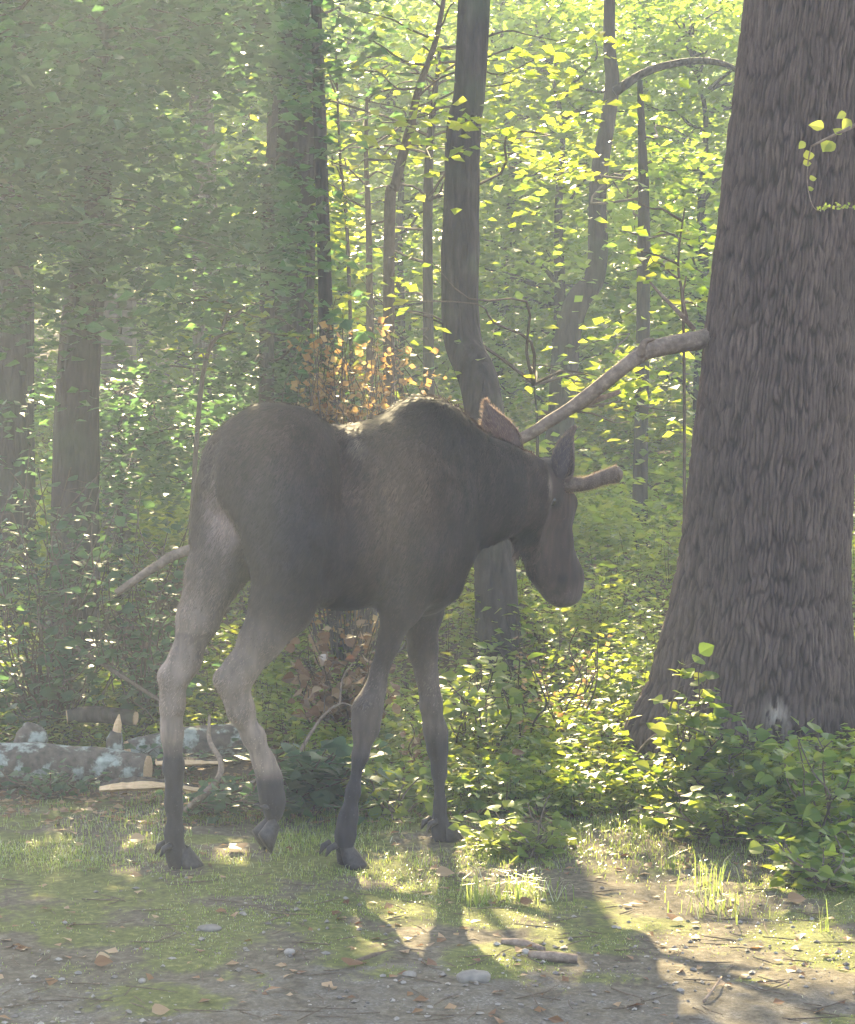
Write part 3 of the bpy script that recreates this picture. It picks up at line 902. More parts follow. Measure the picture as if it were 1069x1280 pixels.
h_ = .0135
lo = np.array([-1.35, -.62, -.02]); hi = np.array([1.75, .85, 2.02])
dims = np.ceil((hi - lo) / h_).astype(int)
FLD = np.full(dims, 5.0, np.float32)
axs = [lo[i] + np.arange(dims[i]) * h_ for i in range(3)]
def sub(mn, mx):
    s = [slice(max(0, int((mn[i] - lo[i]) / h_)), min(dims[i], int((mx[i] - lo[i]) / h_) + 2)) for i in range(3)]
    g = np.meshgrid(axs[0][s[0]], axs[1][s[1]], axs[2][s[2]], indexing='ij')
    return tuple(s), g
def smin(a, b, k):
    h = np.clip(.5 + .5 * (b - a) / k, 0, 1)
    return b * (1 - h) + a * h - k * h * (1 - h)
def cap(a, b, ra, rb_, k=.05, sq=1.0):
    a, b = np.asarray(a), np.asarray(b); pad = max(ra, rb_) + .14
    s, g = sub(np.minimum(a, b) - pad, np.maximum(a, b) + pad)
    ab = b - a; L = np.dot(ab, ab) + 1e-9
    t = np.clip(((g[0] - a[0]) * ab[0] + (g[1] - a[1]) * ab[1] + (g[2] - a[2]) * ab[2]) / L, 0, 1)
    d = np.sqrt((g[0] - a[0] - t * ab[0]) ** 2 + ((g[1] - a[1] - t * ab[1]) / sq) ** 2 + (g[2] - a[2] - t * ab[2]) ** 2) - (ra + (rb_ - ra) * t)
    FLD[s] = smin(FLD[s], d.astype(np.float32), k)
def ell(c, r, k=.08, pitch=0.0):
    c, r = np.asarray(c), np.asarray(r); m = r.max() + .14
    s, g = sub(c - m, c + m)
    X, Yy, Z = g[0] - c[0], g[1] - c[1], g[2] - c[2]
    cp, sp_ = math.cos(pitch), math.sin(pitch)
    X, Z = X * cp + Z * sp_, -X * sp_ + Z * cp
    k0 = np.sqrt((X / r[0]) ** 2 + (Yy / r[1]) ** 2 + (Z / r[2]) ** 2); k1 = np.sqrt((X / r[0] ** 2) ** 2 + (Yy / r[1] ** 2) ** 2 + (Z / r[2] ** 2) ** 2) + 1e-6
    FLD[s] = smin(FLD[s], (k0 * (k0 - 1) / k1).astype(np.float32), k)
def chain(pts, k=.04, fn=B, sq=1.0):
    if fn is B:
        pts = [(p_[0], p_[1], p_[2], p_[3] * (.84 if p_[3] < .056 else 1)) for p_ in pts]
    for (a, b) in zip(pts[:-1], pts[1:]):
        cap(fn(a[0], a[1], a[2]), fn(b[0], b[1], b[2]), a[3], b[3], k, sq)
# trunk of the body
ell(B(468, 645), (.46, .25, .345)); ell(B(420, 672), (.34, .24, .255)); ell(B(430, 610), (.40, .20, .215))
ell(B(522, 640), (.24, .22, .38)); ell(B(533, 562), (.22, .10, .185), .10, -.1); ell(B(497, 575), (.22, .11, .13), .1)
ell(B(348, 592), (.27, .235, .265)); ell(B(310, 600), (.15, .19, .19))
ell(B(540, 690, 0), (.11, .15, .17)); ell(B(520, 728, 0), (.16, .14, .12))
# shoulder blades, thighs
ell(B(528, 655, -.15), (.14, .09, .28), .07, .15); ell(B(528, 655, .15), (.14, .09, .28), .07, .15)
ell(B(366, 660, -.16), (.205, .105, .30), .07, .2); ell(B(300, 640, .14), (.17, .10, .27), .07, -.1)
# neck
chain([(545, 605, 0, .23), (600, 612, 0, .19), (645, 616, 0, .155)], .08, sq=.8)
chain([(548, 650, 0, .12), (606, 632, 0, .115)], .06)
chain([(540, 530, 0, .06), (600, 578, 0, .07), (650, 590, 0, .07)], .08)
# head
chain([(655, 607, 0, .115), (676, 607, 0, .105), (683, 640, 0, .10), (690, 680, 0, .088), (696, 715, 0, .082), (702, 736, 0, .072)], .04, Hd)
chain([(655, 645, 0, .085), (668, 675, 0, .066), (682, 715, 0, .062), (692, 738, 0, .055)], .04, Hd)
chain([(704, 690, 0, .055), (709, 720, 0, .058), (709, 740, 0, .050)], .03, Hd)                # roman nose, overhanging lip
chain([(700, 728, -.045, .035), (706, 738, -.04, .033)], .02, Hd)
chain([(700, 728, .045, .035), (706, 738, .04, .033)], .02, Hd)
cap(Hd(690, 618, -.085), Hd(692, 634, -.075), .028, .022, .02); cap(Hd(690, 618, .085), Hd(692, 634, .075), .028, .022, .02)   # brows
chain([(700, 618, -.05, .045), (708, 628, -.03, .040), (704, 646, -.02, .045)], .03, Hd); chain([(708, 628, .03, .040), (704, 646, .02, .045)], .03, Hd)
chain([(698, 742, 0, .050), (712, 742, 0, .043)], .015, Hd)
cap(Hd(650, 668, 0), Hd(648, 694, 0), .03, .016, .04)                                        # bell
# front legs
chain([(515, 700, -.14, .13), (503, 752, -.13, .078), (486, 806, -.12, .053), (468, 868, -.12, .045), (461, 888, -.12, .056), (458, 910, -.12, .052),
       (450, 945, -.12, .036), (441, 990, -.12, .033), (436, 1020, -.12, .040), (432, 1042, -.12, .042), (430, 1058, -.12, .044)])
chain([(533, 700, .10, .12), (526, 765, .09, .082), (528, 810, .09, .060), (538, 880, .08, .043), (544, 915, .08, .048), (547, 938, .08, .043),
       (549, 965, .08, .029), (550, 1005, .08, .027), (550, 1025, .08, .035), (552, 1040, .08, .040), (554, 1048, .08, .042)])
# hind legs
chain([(290, 660, .13, .15), (270, 715, .13, .105), (248, 775, .12, .072), (230, 825, .12, .057), (216, 852, .12, .052), (216, 880, .12, .050),
       (216, 915, .12, .037), (217, 960, .12, .033), (218, 1010, .12, .035), (217, 1040, .12, .043), (220, 1064, .12, .042), (224, 1080, .12, .045)])
cap(B(206, 840, .12), B(212, 905, .12), .026, .020, .03)
cap(B(240, 790, .12), B(204, 846, .12), .022, .024, .03)
chain([(372, 690, -.15, .17), (352, 755, -.15, .115), (326, 800, -.15, .076), (301, 836, -.15, .058), (291, 856, -.15, .054), (301, 884, -.15, .047),
       (318, 920, -.15, .040), (330, 950, -.15, .040), (337, 975, -.15, .045), (340, 1000, -.15, .046), (342, 1018, -.15, .044)])
cap(B(278, 846, -.15), B(302, 900, -.15), .028, .022, .03)
cap(B(325, 790, -.15), B(277, 848, -.15), .024, .026, .03)
# tail
cap(B(256, 556, .0), B(247, 600, .0), .034, .022, .03)

def surface_nets(F, o, h):
    ins = F < 0
    nx, ny, nz = F.shape
    cs = [(i, j, k) for i in (0, 1) for j in (0, 1) for k in (0, 1)]
    cnt = sum(ins[i:nx - 1 + i, j:ny - 1 + j, k:nz - 1 + k].astype(np.int8) for i, j, k in cs)
    act = (cnt > 0) & (cnt < 8)
    ci = np.argwhere(act)
    vid = -np.ones(act.shape, np.int64); vid[act] = np.arange(len(ci))
    acc = np.zeros((len(ci), 3)); w = np.zeros(len(ci))
    for i, j, k in cs:
        for ax in range(3):
            if (i, j, k)[ax]:
                continue
            a = ci + np.array([i, j, k]); b = a.copy(); b[:, ax] += 1
            fa = F[a[:, 0], a[:, 1], a[:, 2]]; fb = F[b[:, 0], b[:, 1], b[:, 2]]
            m = (fa < 0) != (fb < 0)
            t = np.zeros(len(ci)); t[m] = fa[m] / (fa[m] - fb[m])
            p = np.array([i, j, k], float)[None].repeat(len(ci), 0); p[:, ax] += t
            acc[m] += p[m]; w[m] += 1
    V = o + (ci + acc / w[:, None]) * h
    Q = []
    for ax in range(3):
        u, v = (ax + 1) % 3, (ax + 2) % 3
        s0 = [slice(None)] * 3; s1 = [slice(None)] * 3; s0[ax] = slice(0, -1); s1[ax] = slice(1, None)
        a, b = ins[tuple(s0)], ins[tuple(s1)]
        for flip in (0, 1):
            m = (a & ~b) if not flip else (~a & b)
            e = np.argwhere(m)
            e = e[(e[:, u] > 0) & (e[:, v] > 0)]
            q = []
            for du, dv in ((-1, -1), (0, -1), (0, 0), (-1, 0)):
                c = e.copy(); c[:, u] += du; c[:, v] += dv
                q.append(vid[c[:, 0], c[:, 1], c[:, 2]])
            q = np.stack(q, 1)
            Q.append(q[:, ::-1] if flip else q)
    return V, np.concatenate(Q)
# sculpt: fold flutter and muscle hollows
gI = np.argwhere(np.abs(FLD) < .06)
pI = lo + gI * h_
FLD[gI[:, 0], gI[:, 1], gI[:, 2]] += ((fbm(pI * 6.0, 31, 3) - .5) * .034).astype(np.float32)
# grooves: flank hollow, tendon grooves on hind legs
def dent(c, r, dep):
    c = np.asarray(c); r = np.asarray(r)
    s, g = sub(c - r * 2.2, c + r * 2.2)
    e = np.exp(-(((g[0] - c[0]) / r[0]) ** 2 + ((g[1] - c[1]) / r[1]) ** 2 + ((g[2] - c[2]) / r[2]) ** 2))
    FLD[s] += (dep * e).astype(np.float32)
dent(B(436, 572, -.20), (.045, .11, .14), .055)
dent(B(440, 640, -.26), (.07, .08, .12), .022)
dent(B(277, 630, .0) + np.array([-.06, 0, 0]), (.09, .035, .24), .08)
dent(B(408, 700, -.27), (.04, .07, .12), .03)
dent(B(492, 700, -.24), (.03, .07, .12), .025)
dent(B(600, 640, -.18), (.04, .07, .09), .02)
dent(B(224, 800, .06), (.02, .03, .10), .02)
dent(Hd(698, 722, -.085), (.016, .018, .02), .02)
dent(Hd(690, 632, -.10), (.018, .02, .02), .012)
MV, MQ = surface_nets(FLD, lo, h_)

# coat colour by place on the animal (x forward, z up)
def coat(V):
    x, y, z = V[:, 0], V[:, 1], V[:, 2]
    n = fbm(V * np.array([16, 16, 3.5]), 55, 4); n2 = fbm(V * 2.2, 56, 2)
    dark = np.array([.024, .016, .015]); brown = np.array([.076, .046, .032]); pale = np.array([.235, .18, .15]); slate = np.array([.032, .027, .031])
    C = np.tile(dark, (len(V), 1))
    def mix(C, c, w):
        w = np.clip(w, 0, 1)[:, None]; return C * (1 - w) + c * w
    bx, bz = B(470, 600)[0], B(470, 600)[2]
    C = mix(C, brown, np.exp(-(((x - bx) / .35) ** 2 + ((z - bz) / .22) ** 2)) * .9)
    rx, rz = B(350, 560)[0], B(350, 560)[2]
    C = mix(C, brown, np.exp(-(((x - rx) / .25) ** 2 + ((z - rz) / .18) ** 2)) * .55)
    hind = x < B(400, 700)[0]
    tx = B(345, 640, -.2)
    C = mix(C, np.array([.020, .017, .021]), np.exp(-(((x - tx[0]) / .22) ** 2 + ((z - tx[2]) / .24) ** 2)) * (y < .02) * .95)
    sx = B(585, 650, -.1)
    C = mix(C, np.array([.022, .018, .019]), np.exp(-(((x - sx[0]) / .14) ** 2 + ((z - sx[2]) / .2) ** 2)) * .7)
    px_ = B(276, 630, .0)
    C = mix(C, np.array([.26, .20, .19]), np.exp(-(((x - px_[0]) / .09) ** 2 + ((z - px_[2]) / .17) ** 2 + ((y - .01) / .07) ** 2)) * 1.1)
    zt = B(300, 790)[2]
    rear_in = hind & (y > -.02) & (z > .9) & (z < 1.28)
    C = mix(C, pale * .75, rear_in * np.clip((1.26 - z) / .25, 0, 1) * np.clip((y + .02) / .08, 0, 1))
    lowh = hind * np.clip((1.08 + .12 * (n2 - .5) - z) / .30, 0, 1) ** 1.3
    C = mix(C, pale, lowh)
    C = mix(C, slate, hind * np.clip((.50 - z) / .07, 0, 1) * (y > 0))
    C = mix(C, slate, hind * np.clip((.42 - z) / .06, 0, 1) * (y <= 0))
    fl = ~hind
    C = mix(C, np.array([.10, .078, .068]), fl * np.clip((.78 - z) / .12, 0, 1) * .8)
    C = mix(C, slate, fl * np.clip((.48 - z) / .08, 0, 1))
    head = x > B(640, 640)[0]
    C = mix(C, brown * .9, head * .25)
    for (qx, qy, rr_, cc_) in ((703, 724, .020, .012), (690, 626, .026, .010), (666, 668, .05, .014)):
        q_ = Hd(qx, qy, -.08)
        C = mix(C, np.array([cc_, cc_ * .8, cc_ * .8]), 1.3 * np.exp(-((x - q_[0]) ** 2 + (z - q_[2]) ** 2 + .2 * (y - q_[1]) ** 2) / rr_ ** 2))
    q_ = Hd(682, 603, -.09); C = mix(C, pale, 1.0 * np.exp(-(((x - q_[0]) / .012) ** 2 + ((z - q_[2]) / .035) ** 2 + ((y - q_[1]) / .06) ** 2)))
    q_ = B(433, 550, -.05); C = mix(C, pale, .7 * np.exp(-(((x - q_[0]) / .03) ** 2 + ((z - q_[2]) / .05) ** 2)))  # pale hip edge: partly coat tone, partly a lit fold painted in
    nz_ = Hd(700, 740)[2]
    C = mix(C, np.array([.085, .065, .058]), head * np.clip((nz_ + .06 - z) / .08, 0, 1) * .7)
    tl = B(252, 590)
    C = mix(C, np.array([.03, .025, .028]), np.exp(-(((x - tl[0]) / .06) ** 2 + ((z - tl[2] + .03) / .17) ** 2 + ((y) / .09) ** 2)) * 1.2)
    return C * (.55 + .90 * n)[:, None] * (.5 + 1.0 * n2)[:, None]
moose = empty('moose', ORG, 'young bull moose in dark brown coat, short velvet antlers, walking right across the lawn', 'moose')
moose.rotation_euler = (0, 0, HEAD)
mm = MB(); mm.add(MV, MQ, .5, coat(MV))
body = mm.build('body', M['hide'], moose, smooth=True)
sm_ = body.modifiers.new('smooth', 'SMOOTH'); sm_.iterations = 3; sm_.factor = .5

# fur
def facenrm(V, Q):
    a, b, c, d = (V[Q[:, i]] for i in range(4))
    n = np.cross(c - a, d - b); ar = np.linalg.norm(n, axis=1) * .5
    return n / (2 * ar[:, None] + 1e-9), ar
fn_, fa_ = facenrm(MV, MQ)
cen = MV[MQ].mean(1)
def furlen(p):
    x, z = p[:, 0], p[:, 2]
    L = np.full(len(p), .036)
    L = np.where(z < 1.0, .018, L); L = np.where(z < .6, .009, L)
    wx, wz = B(540, 530)[0], B(540, 530)[2]
    L = L + .045 * np.exp(-(((x - wx) / .22) ** 2 + ((z - wz) / .16) ** 2))
    L = np.where(x > Hd(676, 640)[0] - .04, .011, L)
    return L
nfur = 130000
wgt = fa_ * np.where(cen[:, 2] > 1.2, 1.6, 1.0); wgt /= wgt.sum()
ii = rng.choice(len(MQ), nfur, p=wgt)
uv = rng.random((nfur, 2))
q = MQ[ii]; A0 = MV[q[:, 0]] * (1 - uv[:, :1]) + MV[q[:, 1]] * uv[:, :1]; A1 = MV[q[:, 3]] * (1 - uv[:, :1]) + MV[q[:, 2]] * uv[:, :1]
fp_ = A0 * (1 - uv[:, 1:]) + A1 * uv[:, 1:]; fnn = fn_[ii]
flow = np.tile([-.55, 0, -.8], (nfur, 1)) + (vnoise(fp_ * 5, 3)[:, None] - .5) * np.array([.6, .3, .6]) + rng.normal(0, .16, (nfur, 3))
flow = norm(flow - fnn * np.sum(flow * fnn, 1, keepdims=True))
fdir = norm(flow + fnn * rng.uniform(.12, .42, nfur)[:, None])
L = furlen(fp_) * rng.uniform(.6, 1.3, nfur)
side = norm(np.cross(fdir, fnn)) * (.0013 + .0009 * rng.random(nfur))[:, None]
b0 = fp_ - fnn * .003
mid = b0 + fdir * L[:, None] * .55; tip = mid + norm(fdir - fnn * .25) * L[:, None] * .5
FV = np.stack([b0 - side, b0 + side, mid + side * .8, mid - side * .8, tip], 1).reshape(-1, 3)
k = np.arange(nfur)[:, None] * 5
FF = np.concatenate([k + [0, 1, 2], k + [0, 2, 3], k + [3, 2, 4]])
clump = .45 + 1.25 * fbm(fp_ * np.array([42, 42, 16]), 66, 3)
cc = np.repeat(coat(fp_) * (rng.uniform(.7, 1.4, nfur) * clump)[:, None], 5, 0)
mf = MB(); mf.add(FV, FF, .5, cc); mf.build('fur', M['fur'], moose, kind='stuff')

# ears: cupped leaf-shaped shells with thickness
def ear(base, tipv, back, w, open_=.55):
    base, tipv, back = map(np.asarray, (base, tipv, back))
    ax = tipv - base; Ln = np.linalg.norm(ax); ax = ax / Ln
    back = norm(back - ax * np.dot(back, ax)); sd = np.cross(ax, back)
    nu, nv = 9, 14; V = []
    for s_ in (0, 1):
        for j in range(nv):
            t = j / (nv - 1)
            ww = w * math.sin(math.pi * (.16 + .84 * t) ** .95) ** .8
            if j == nv - 1: ww = .004
            for i in range(nu):
                a = (i / (nu - 1) - .5) * 2
                curl = (1 - t) * 1.35 + .55
                x_ = ww * math.sin(a * curl) / math.sin(max(curl, 1.0)) if curl < 1.57 else ww * math.sin(a * curl)
                d_ = ww * (1 - math.cos(a * curl)) * 1.0
                off = .006 * (1 - s_) * (1 - .5 * t)
                V.append(base + ax * t * Ln + sd * x_ - back * d_ + back * (off if s_ == 0 else -.004) + back * .03 * math.sin(math.pi * t))
    V = np.array(V); F = []
    g = lambda s_, j, i: s_ * nu * nv + j * nu + i
    for j in range(nv - 1):
        for i in range(nu - 1):
            F.append([g(0, j, i), g(0, j, i + 1), g(0, j + 1, i + 1)]); F.append([g(0, j, i), g(0, j + 1, i + 1), g(0, j + 1, i)])
            F.append([g(1, j, i), g(1, j + 1, i + 1), g(1, j, i + 1)]); F.append([g(1, j, i), g(1, j + 1, i), g(1, j + 1, i + 1)])
        for i in (0, nu - 1):
            F.append([g(0, j, i), g(0, j + 1, i), g(1, j + 1, i)]); F.append([g(0, j, i), g(1, j + 1, i), g(1, j, i)])
    C = np.where((np.arange(len(V)) < nu * nv)[:, None], np.array([.075, .058, .058]), np.array([.13, .095, .092]))
    m = MB(); m.add(V, np.array(F), .5, C)
    o = m.build('ear', M['fur'], moose, smooth=True)
    # hair fringe round the rim and on the back
    m = MB(); n = 1500
    vi = rng.integers(0, nu * nv, n); vi = np.where(vi % nu == nu - 1, vi - 1, vi); vi = np.where(vi >= nu * (nv - 1), vi - nu, vi); tt = rng.random(n)[:, None]; t2 = rng.random(n)[:, None]
    p = (V[vi] * (1 - tt) + V[vi + 1] * tt) * (1 - t2) + (V[vi + nu] * (1 - tt) + V[vi + nu + 1] * tt) * t2
    rim = np.isin(vi % nu, (0, nu - 2))
    dr = norm(ax + back * rng.uniform(0, .4, n)[:, None] + sd * np.where(vi % nu < nu // 2, -1, 1)[:, None] * np.where(rim, .7, .15)[:, None] + rng.normal(0, .2, (n, 3)))
    leaves(m, p, dr, rng.normal(0, 1, (n, 3)), rng.uniform(.010, .024, n), 2, .12, col=np.tile([.16, .12, .10], (n, 1)))
    m.build('ear_hair', M['fur'], o, kind='stuff')
eL = ear(Hd(637, 577, .075), Hd(607, 501, .13), Hd(651, 572, -1.0) - Hd(651, 572, 0) + np.array([-.9, 0, .0]), .072)
eR = ear(Hd(690, 594, -.085), Hd(719, 536, -.13), Hd(690, 590, .25) - Hd(690, 590, 0) + np.array([-.5, -.3, 0]), .068)
# antlers: short velvet beams pointing sideways
def antler(pts, rad):
    m = MB(); tube(m, catmull(pts, 6), rad, seg=12, wob=.10, col=np.array([.13, .095, .075]), freq=30)
    p = catmull(pts, 6)
    # rounded end
    e = p[-1]; d = norm(p[-1] - p[-3]); tube(m, np.array([e, e + d * .014, e + d * .022]), [rad[-1] * .98, rad[-1] * .7, .004], seg=12, col=np.array([.14, .10, .08]))
    n = 2600; t = rng.random(n) * (len(p) - 1.01); i = t.astype(int); c = p[i] + (p[i + 1] - p[i]) * (t - i)[:, None]
    rv = norm(rng.normal(0, 1, (n, 3))); ax = norm(p[-1] - p[0]); rv = norm(rv - ax * (rv @ ax)[:, None])
    rr = np.interp(t / len(p), np.linspace(0, 1, len(rad)), rad)
    o = m.build('antler', M['hide'], moose, smooth=True)
    m = MB(); leaves(m, c + rv * rr[:, None] * .97, rv + ax * .5, rng.normal(0, 1, (n, 3)), .012, 2, .12, col=np.tile([.20, .14, .10], (n, 1)))
    m.build('velvet', M['fur'], o, kind='stuff')
antler([Hd(690, 604, -.05), Hd(706, 605, -.10), Hd(730, 605, -.16), Hd(755, 597, -.22), Hd(772, 592, -.26)], [.036, .033, .028, .030, .035])
antler([Hd(672, 590, .06), Hd(655, 585, .12), Hd(630, 580, .19), Hd(610, 570, .26), Hd(600, 560, .30)], [.036, .033, .028, .030, .030])
# eyes
for s_ in (-1, 1):
    c = Hd(690, 626, s_ * .106)
    a = np.linspace(0, np.pi, 8); b = np.linspace(0, 2 * np.pi, 12, endpoint=False)
    V = np.array([[c[0] + .020 * math.sin(i) * math.cos(j), c[1] + .020 * math.sin(i) * math.sin(j), c[2] + .020 * math.cos(i)] for i in a for j in b])
    F = np.array([[i * 12 + j, (i + 1) * 12 + j, (i + 1) * 12 + (j + 1) % 12, i * 12 + (j + 1) % 12] for i in range(7) for j in range(12)])
    m = MB(); m.add(V, F, .5, np.array([.012, .008, .006])); m.build('eye', M['eye'], moose, smooth=True)
# hooves: two pointed toes and dewclaws each
def hoof(top, fwd, down, size=1.0):
    top = np.asarray(top); fwd = norm(fwd); down = norm(down); fwd = norm(fwd - down * np.dot(fwd, down)); sd = np.cross(down, fwd)
    h = bpy.data.objects.new('hoof', None)
    m = MB()
    for s_ in (-1, 1):
        ring = []
        for t, fw, ln, wd, sp in ((0, 0.0, .040, .024, .016), (.35, .012, .050, .028, .022), (.75, .026, .062, .031, .028), (1, .034, .068, .031, .032)):
            for j in range(10):
                a = j / 10 * 2 * math.pi; ln_ = ln * .8
                f_ = math.cos(a) * ln_ * (1.1 if math.cos(a) > 0 else .8); g_ = math.sin(a) * wd * (1 - .45 * max(0, math.cos(a)))
                ring.append(top + down * t * .085 * size + fwd * (fw + f_) * size + sd * (s_ * sp + g_) * size)
        ring.append(top + down * .085 * size + fwd * .034 * size + sd * s_ * .032 * size)
        F = []
        for r_ in range(3):
            for j in range(10):
                a, b = r_ * 10 + j, r_ * 10 + (j + 1) % 10
                F += [[a, b, b + 10], [a, b + 10, a + 10]]
        for j in range(10):
            F.append([30 + j, 30 + (j + 1) % 10, 40])
        m.add(np.array(ring), np.array(F), .5, np.array([.045, .038, .040]))
        # dewclaw
        q = top - fwd * .045 * size + sd * s_ * .026 * size - down * .015
        tube(m, np.array([q, q - fwd * .03 + down * .012, q - fwd * .045 + down * .04]), [.014, .013, .003], seg=7, col=np.array([.045, .038, .04]))
    m.build('hoof', M['hoofhorn'], moose, smooth=True)
    bpy.data.objects.remove(h)
for q, f_, d_, s_ in ((B(430, 1050, -.12), (1, 0, 0), (.0, 0, -1), 1.0), (B(554, 1036, .08), (1, 0, 0), (.0, 0, -1), .95), (B(225, 1070, .12), (1, 0, 0), (0, 0, -1), 1.0),
                      (B(342, 1026, -.15), (.35, 0, -1), (-.9, 0, -.55), .95)):
    q = np.array(q)
    if s_ and q[2] < .14:
        gz = th(*(ORG + hx * q[0] + lx * q[1])[:2])
        q[2] = gz + .085 * s_ - .008
    hoof(q, f_, d_, s_)

# ------------------------------------------------------------------ fallen limbs, logs, sticks
def stick(name, label, pts, rad, mat='deadwood', cat='branch', seg=8, forks=(), wob=.12, seed=1):
    off = np.asarray(pts[0]); root = empty(name, off, label, cat)
    m = MB(); tube(m, catmull(np.asarray(pts) - off, 7), rad, seg=seg, wob=wob, seed=seed, freq=9)
    m.build('main_stem', M[mat], root, smooth=True)
    for fpts, fr in forks:
        m = MB(); tube(m, catmull(np.asarray(fpts) - off, 6), fr, seg=6, wob=wob, seed=seed + 1, freq=14)
        m.build('side_twig', M[mat], root, smooth=True)
    return root
stick('fallen_limb', 'long bare pale limb leaning on the oak and sloping down behind the moose',
      [P(905, 416, 10.28), P(870, 426, 10.2), P(815, 437, 10.1), P(785, 455, 10.0), P(735, 495, 10.05), P(690, 525, 10.1), P(650, 549, 10.15), P(560, 590, 10.3), P(400, 640, 10.2), P(240, 686, 9.95), P(195, 708, 9.85), P(145, 742, 9.8)],
      [.050, .044, .040, .033, .031, .030, .027, .026, .028, .026, .022, .016], seg=12, wob=.14,
      forks=[([P(700, 520, 10.1), P(738, 503, 10.1), P(775, 490, 10.15)], [.020, .018, .012]),
             ([P(800, 444, 10.0), P(806, 428, 9.98), P(818, 424, 9.97)], [.022, .015, .006]),
             ([P(655, 548, 10.15), P(640, 540, 10.2), P(610, 548, 10.25)], [.014, .012, .005])])
stick('broken_branch', 'short forked twigs standing above the fallen limb beside the oak',
      [P(868, 412, 10.6), P(850, 392, 10.6), P(826, 368, 10.7), P(812, 352, 10.7)], [.012, .011, .008, .004],
      forks=[([P(860, 403, 10.6), P(854, 370, 10.6), P(858, 345, 10.6)], [.007, .004])])
stick('forest_branch', 'thin straight pole sloping down to the right, left of the hind leg', [P(40, 775, 10.6), P(120, 825, 10.4), P(215, 885, 10.2)], [.008, .012, .010], mat='stem')
stick('forest_branch', 'bent grey stick with a fork lying between the hind legs',
      [G(226, 1018), P(250, 998, 9.1), P(272, 975, 9.2), P(276, 952, 9.3), P(262, 925, 9.4), P(262, 895, 9.5)], [.014, .016, .015, .012, .010, .006],
      forks=[([P(268, 985, 9.2), P(295, 988, 9.2), P(322, 975, 9.25), P(350, 955, 9.3)], [.012, .010, .006])])
stick('forest_branch', 'bare brown twig arching beneath the belly of the moose', [G(378, 985), P(372, 950, 9.6), P(400, 900, 9.7), P(425, 880, 9.8), P(448, 886, 9.8)], [.010, .008, .006, .004],
      forks=[([P(425, 880, 9.8), P(428, 850, 9.9), P(440, 830, 9.9)], [.005, .003])])
stick('forest_branch', 'slim bare stick leaning against the foot of the oak', [G(785, 960), P(812, 925, 9.55), P(850, 905, 9.6)], [.008, .008, .005])
stick('forest_branch', 'reddish root-like stick lying across the foot of the oak', [G(896, 990), P(930, 972, 9.65), P(965, 964, 9.7), P(1000, 966, 9.75)], [.016, .018, .014, .008], mat='stem')
lg = lambda px, py, z=0.0, dz=0.0: G(px, py, z) + np.array([0, 0, dz])
stick('ground_stick', 'thicker dark stick at the far edge of the sunny ground patch', [lg(628, 1182, .0, .012), lg(655, 1186, .0, .016), lg(680, 1192, 0, .012)], [.013, .016, .010], cat='stick')
stick('ground_stick', 'stout broken brown stick just below the sunny ground patch', [lg(662, 1200, 0, .014), lg(690, 1203, 0, .018), lg(722, 1204, 0, .014)], [.016, .018, .014], cat='stick')
stick('ground_stick', 'thin dark stick in the shade below the front hooves', [lg(440, 1208, 0, .01), lg(468, 1200, 0, .014), lg(495, 1192, 0, .01)], [.008, .010, .006], mat='stem', cat='stick')
stick('ground_stick', 'tiny bare twig low in the right corner of the shaded gravel', [lg(880, 1256, 0, .01), lg(893, 1242, 0, .02), lg(902, 1226, 0, .012)], [.005, .004, .003], cat='stick')

def logobj(name, label, pts, rad, mat='lichen', endmat='splitwood', cat='log', seed=1, wob=.16):
    off = np.asarray(pts[0]); root = empty(name, off, label, cat)
    m = MB(); p = catmull(np.asarray(pts) - off, 8); tube(m, p, rad, seg=26, wob=wob, seed=seed, freq=7, cap=False); m.build('bark', M[mat], root, smooth=True)
    for e, q, s_ in ((p[0], p[1], rad[0]), (p[-1], p[-2], rad[-1])):
        d = norm(e - q)
        m = MB(); tube(m, np.array([e - d * .02, e + d * .004]), [s_ * .94, s_ * .90], seg=16); m.build('cut_end', M[endmat], root)
    return root
def gp(px, py, up):
    g = G(px, py); g[2] = th(g[0], g[1]) + up; return g
logobj('lichen_log', 'long log crusted with pale lichen lying on the grass edge at far left', [gp(-70, 985, .09), gp(20, 982, .10), gp(110, 980, .09), gp(185, 982, .07)], [.10, .105, .095, .075], seed=3)
logobj('lichen_log', 'second lichen-covered log behind the planted hind leg', [gp(160, 965, .10), gp(230, 960, .11), gp(320, 955, .12)], [.07, .09, .085], seed=5)
logobj('lichen_log', 'short brown log on top of the pile behind the lichen logs', [gp(85, 955, .24), gp(120, 954, .25), gp(170, 956, .24)], [.035, .04, .035], mat='bark', seed=7)
def lump(name, label, cat, c, r, mat, seed, col=None, amp=.25, jag=1.0, rnd=.5):
    a = np.linspace(0, np.pi, 15); b = np.linspace(0, 2 * np.pi, 24, endpoint=False)
    U = np.array([[math.sin(i) * math.cos(j), math.sin(i) * math.sin(j), math.cos(i)] for i in a for j in b])
    k = 1 + amp * 2 * (fbm(U * 1.6 * jag + seed * 3.1, seed, 3) - .5)
    V = U * k[:, None] * np.asarray(r)
    F = np.array([[i * 24 + j, (i + 1) * 24 + j, (i + 1) * 24 + (j + 1) % 24, i * 24 + (j + 1) % 24] for i in range(14) for j in range(24)])
    m = MB(); m.add(V, F, rnd, col); o = m.build(name, M[mat], smooth=True); o.location = Vector(c)
    return tag(o, label, cat)
lump('mossy_rock', 'pale lichen-whitened rock on the log beside the left edge', 'rock', gp(40, 968, .16), (.075, .07, .085), 'lichen', 4)
lump('mossy_rock', 'pale lichen-covered rock under the raised hind leg', 'rock', gp(292, 950, .13), (.075, .06, .05), 'lichen', 9)
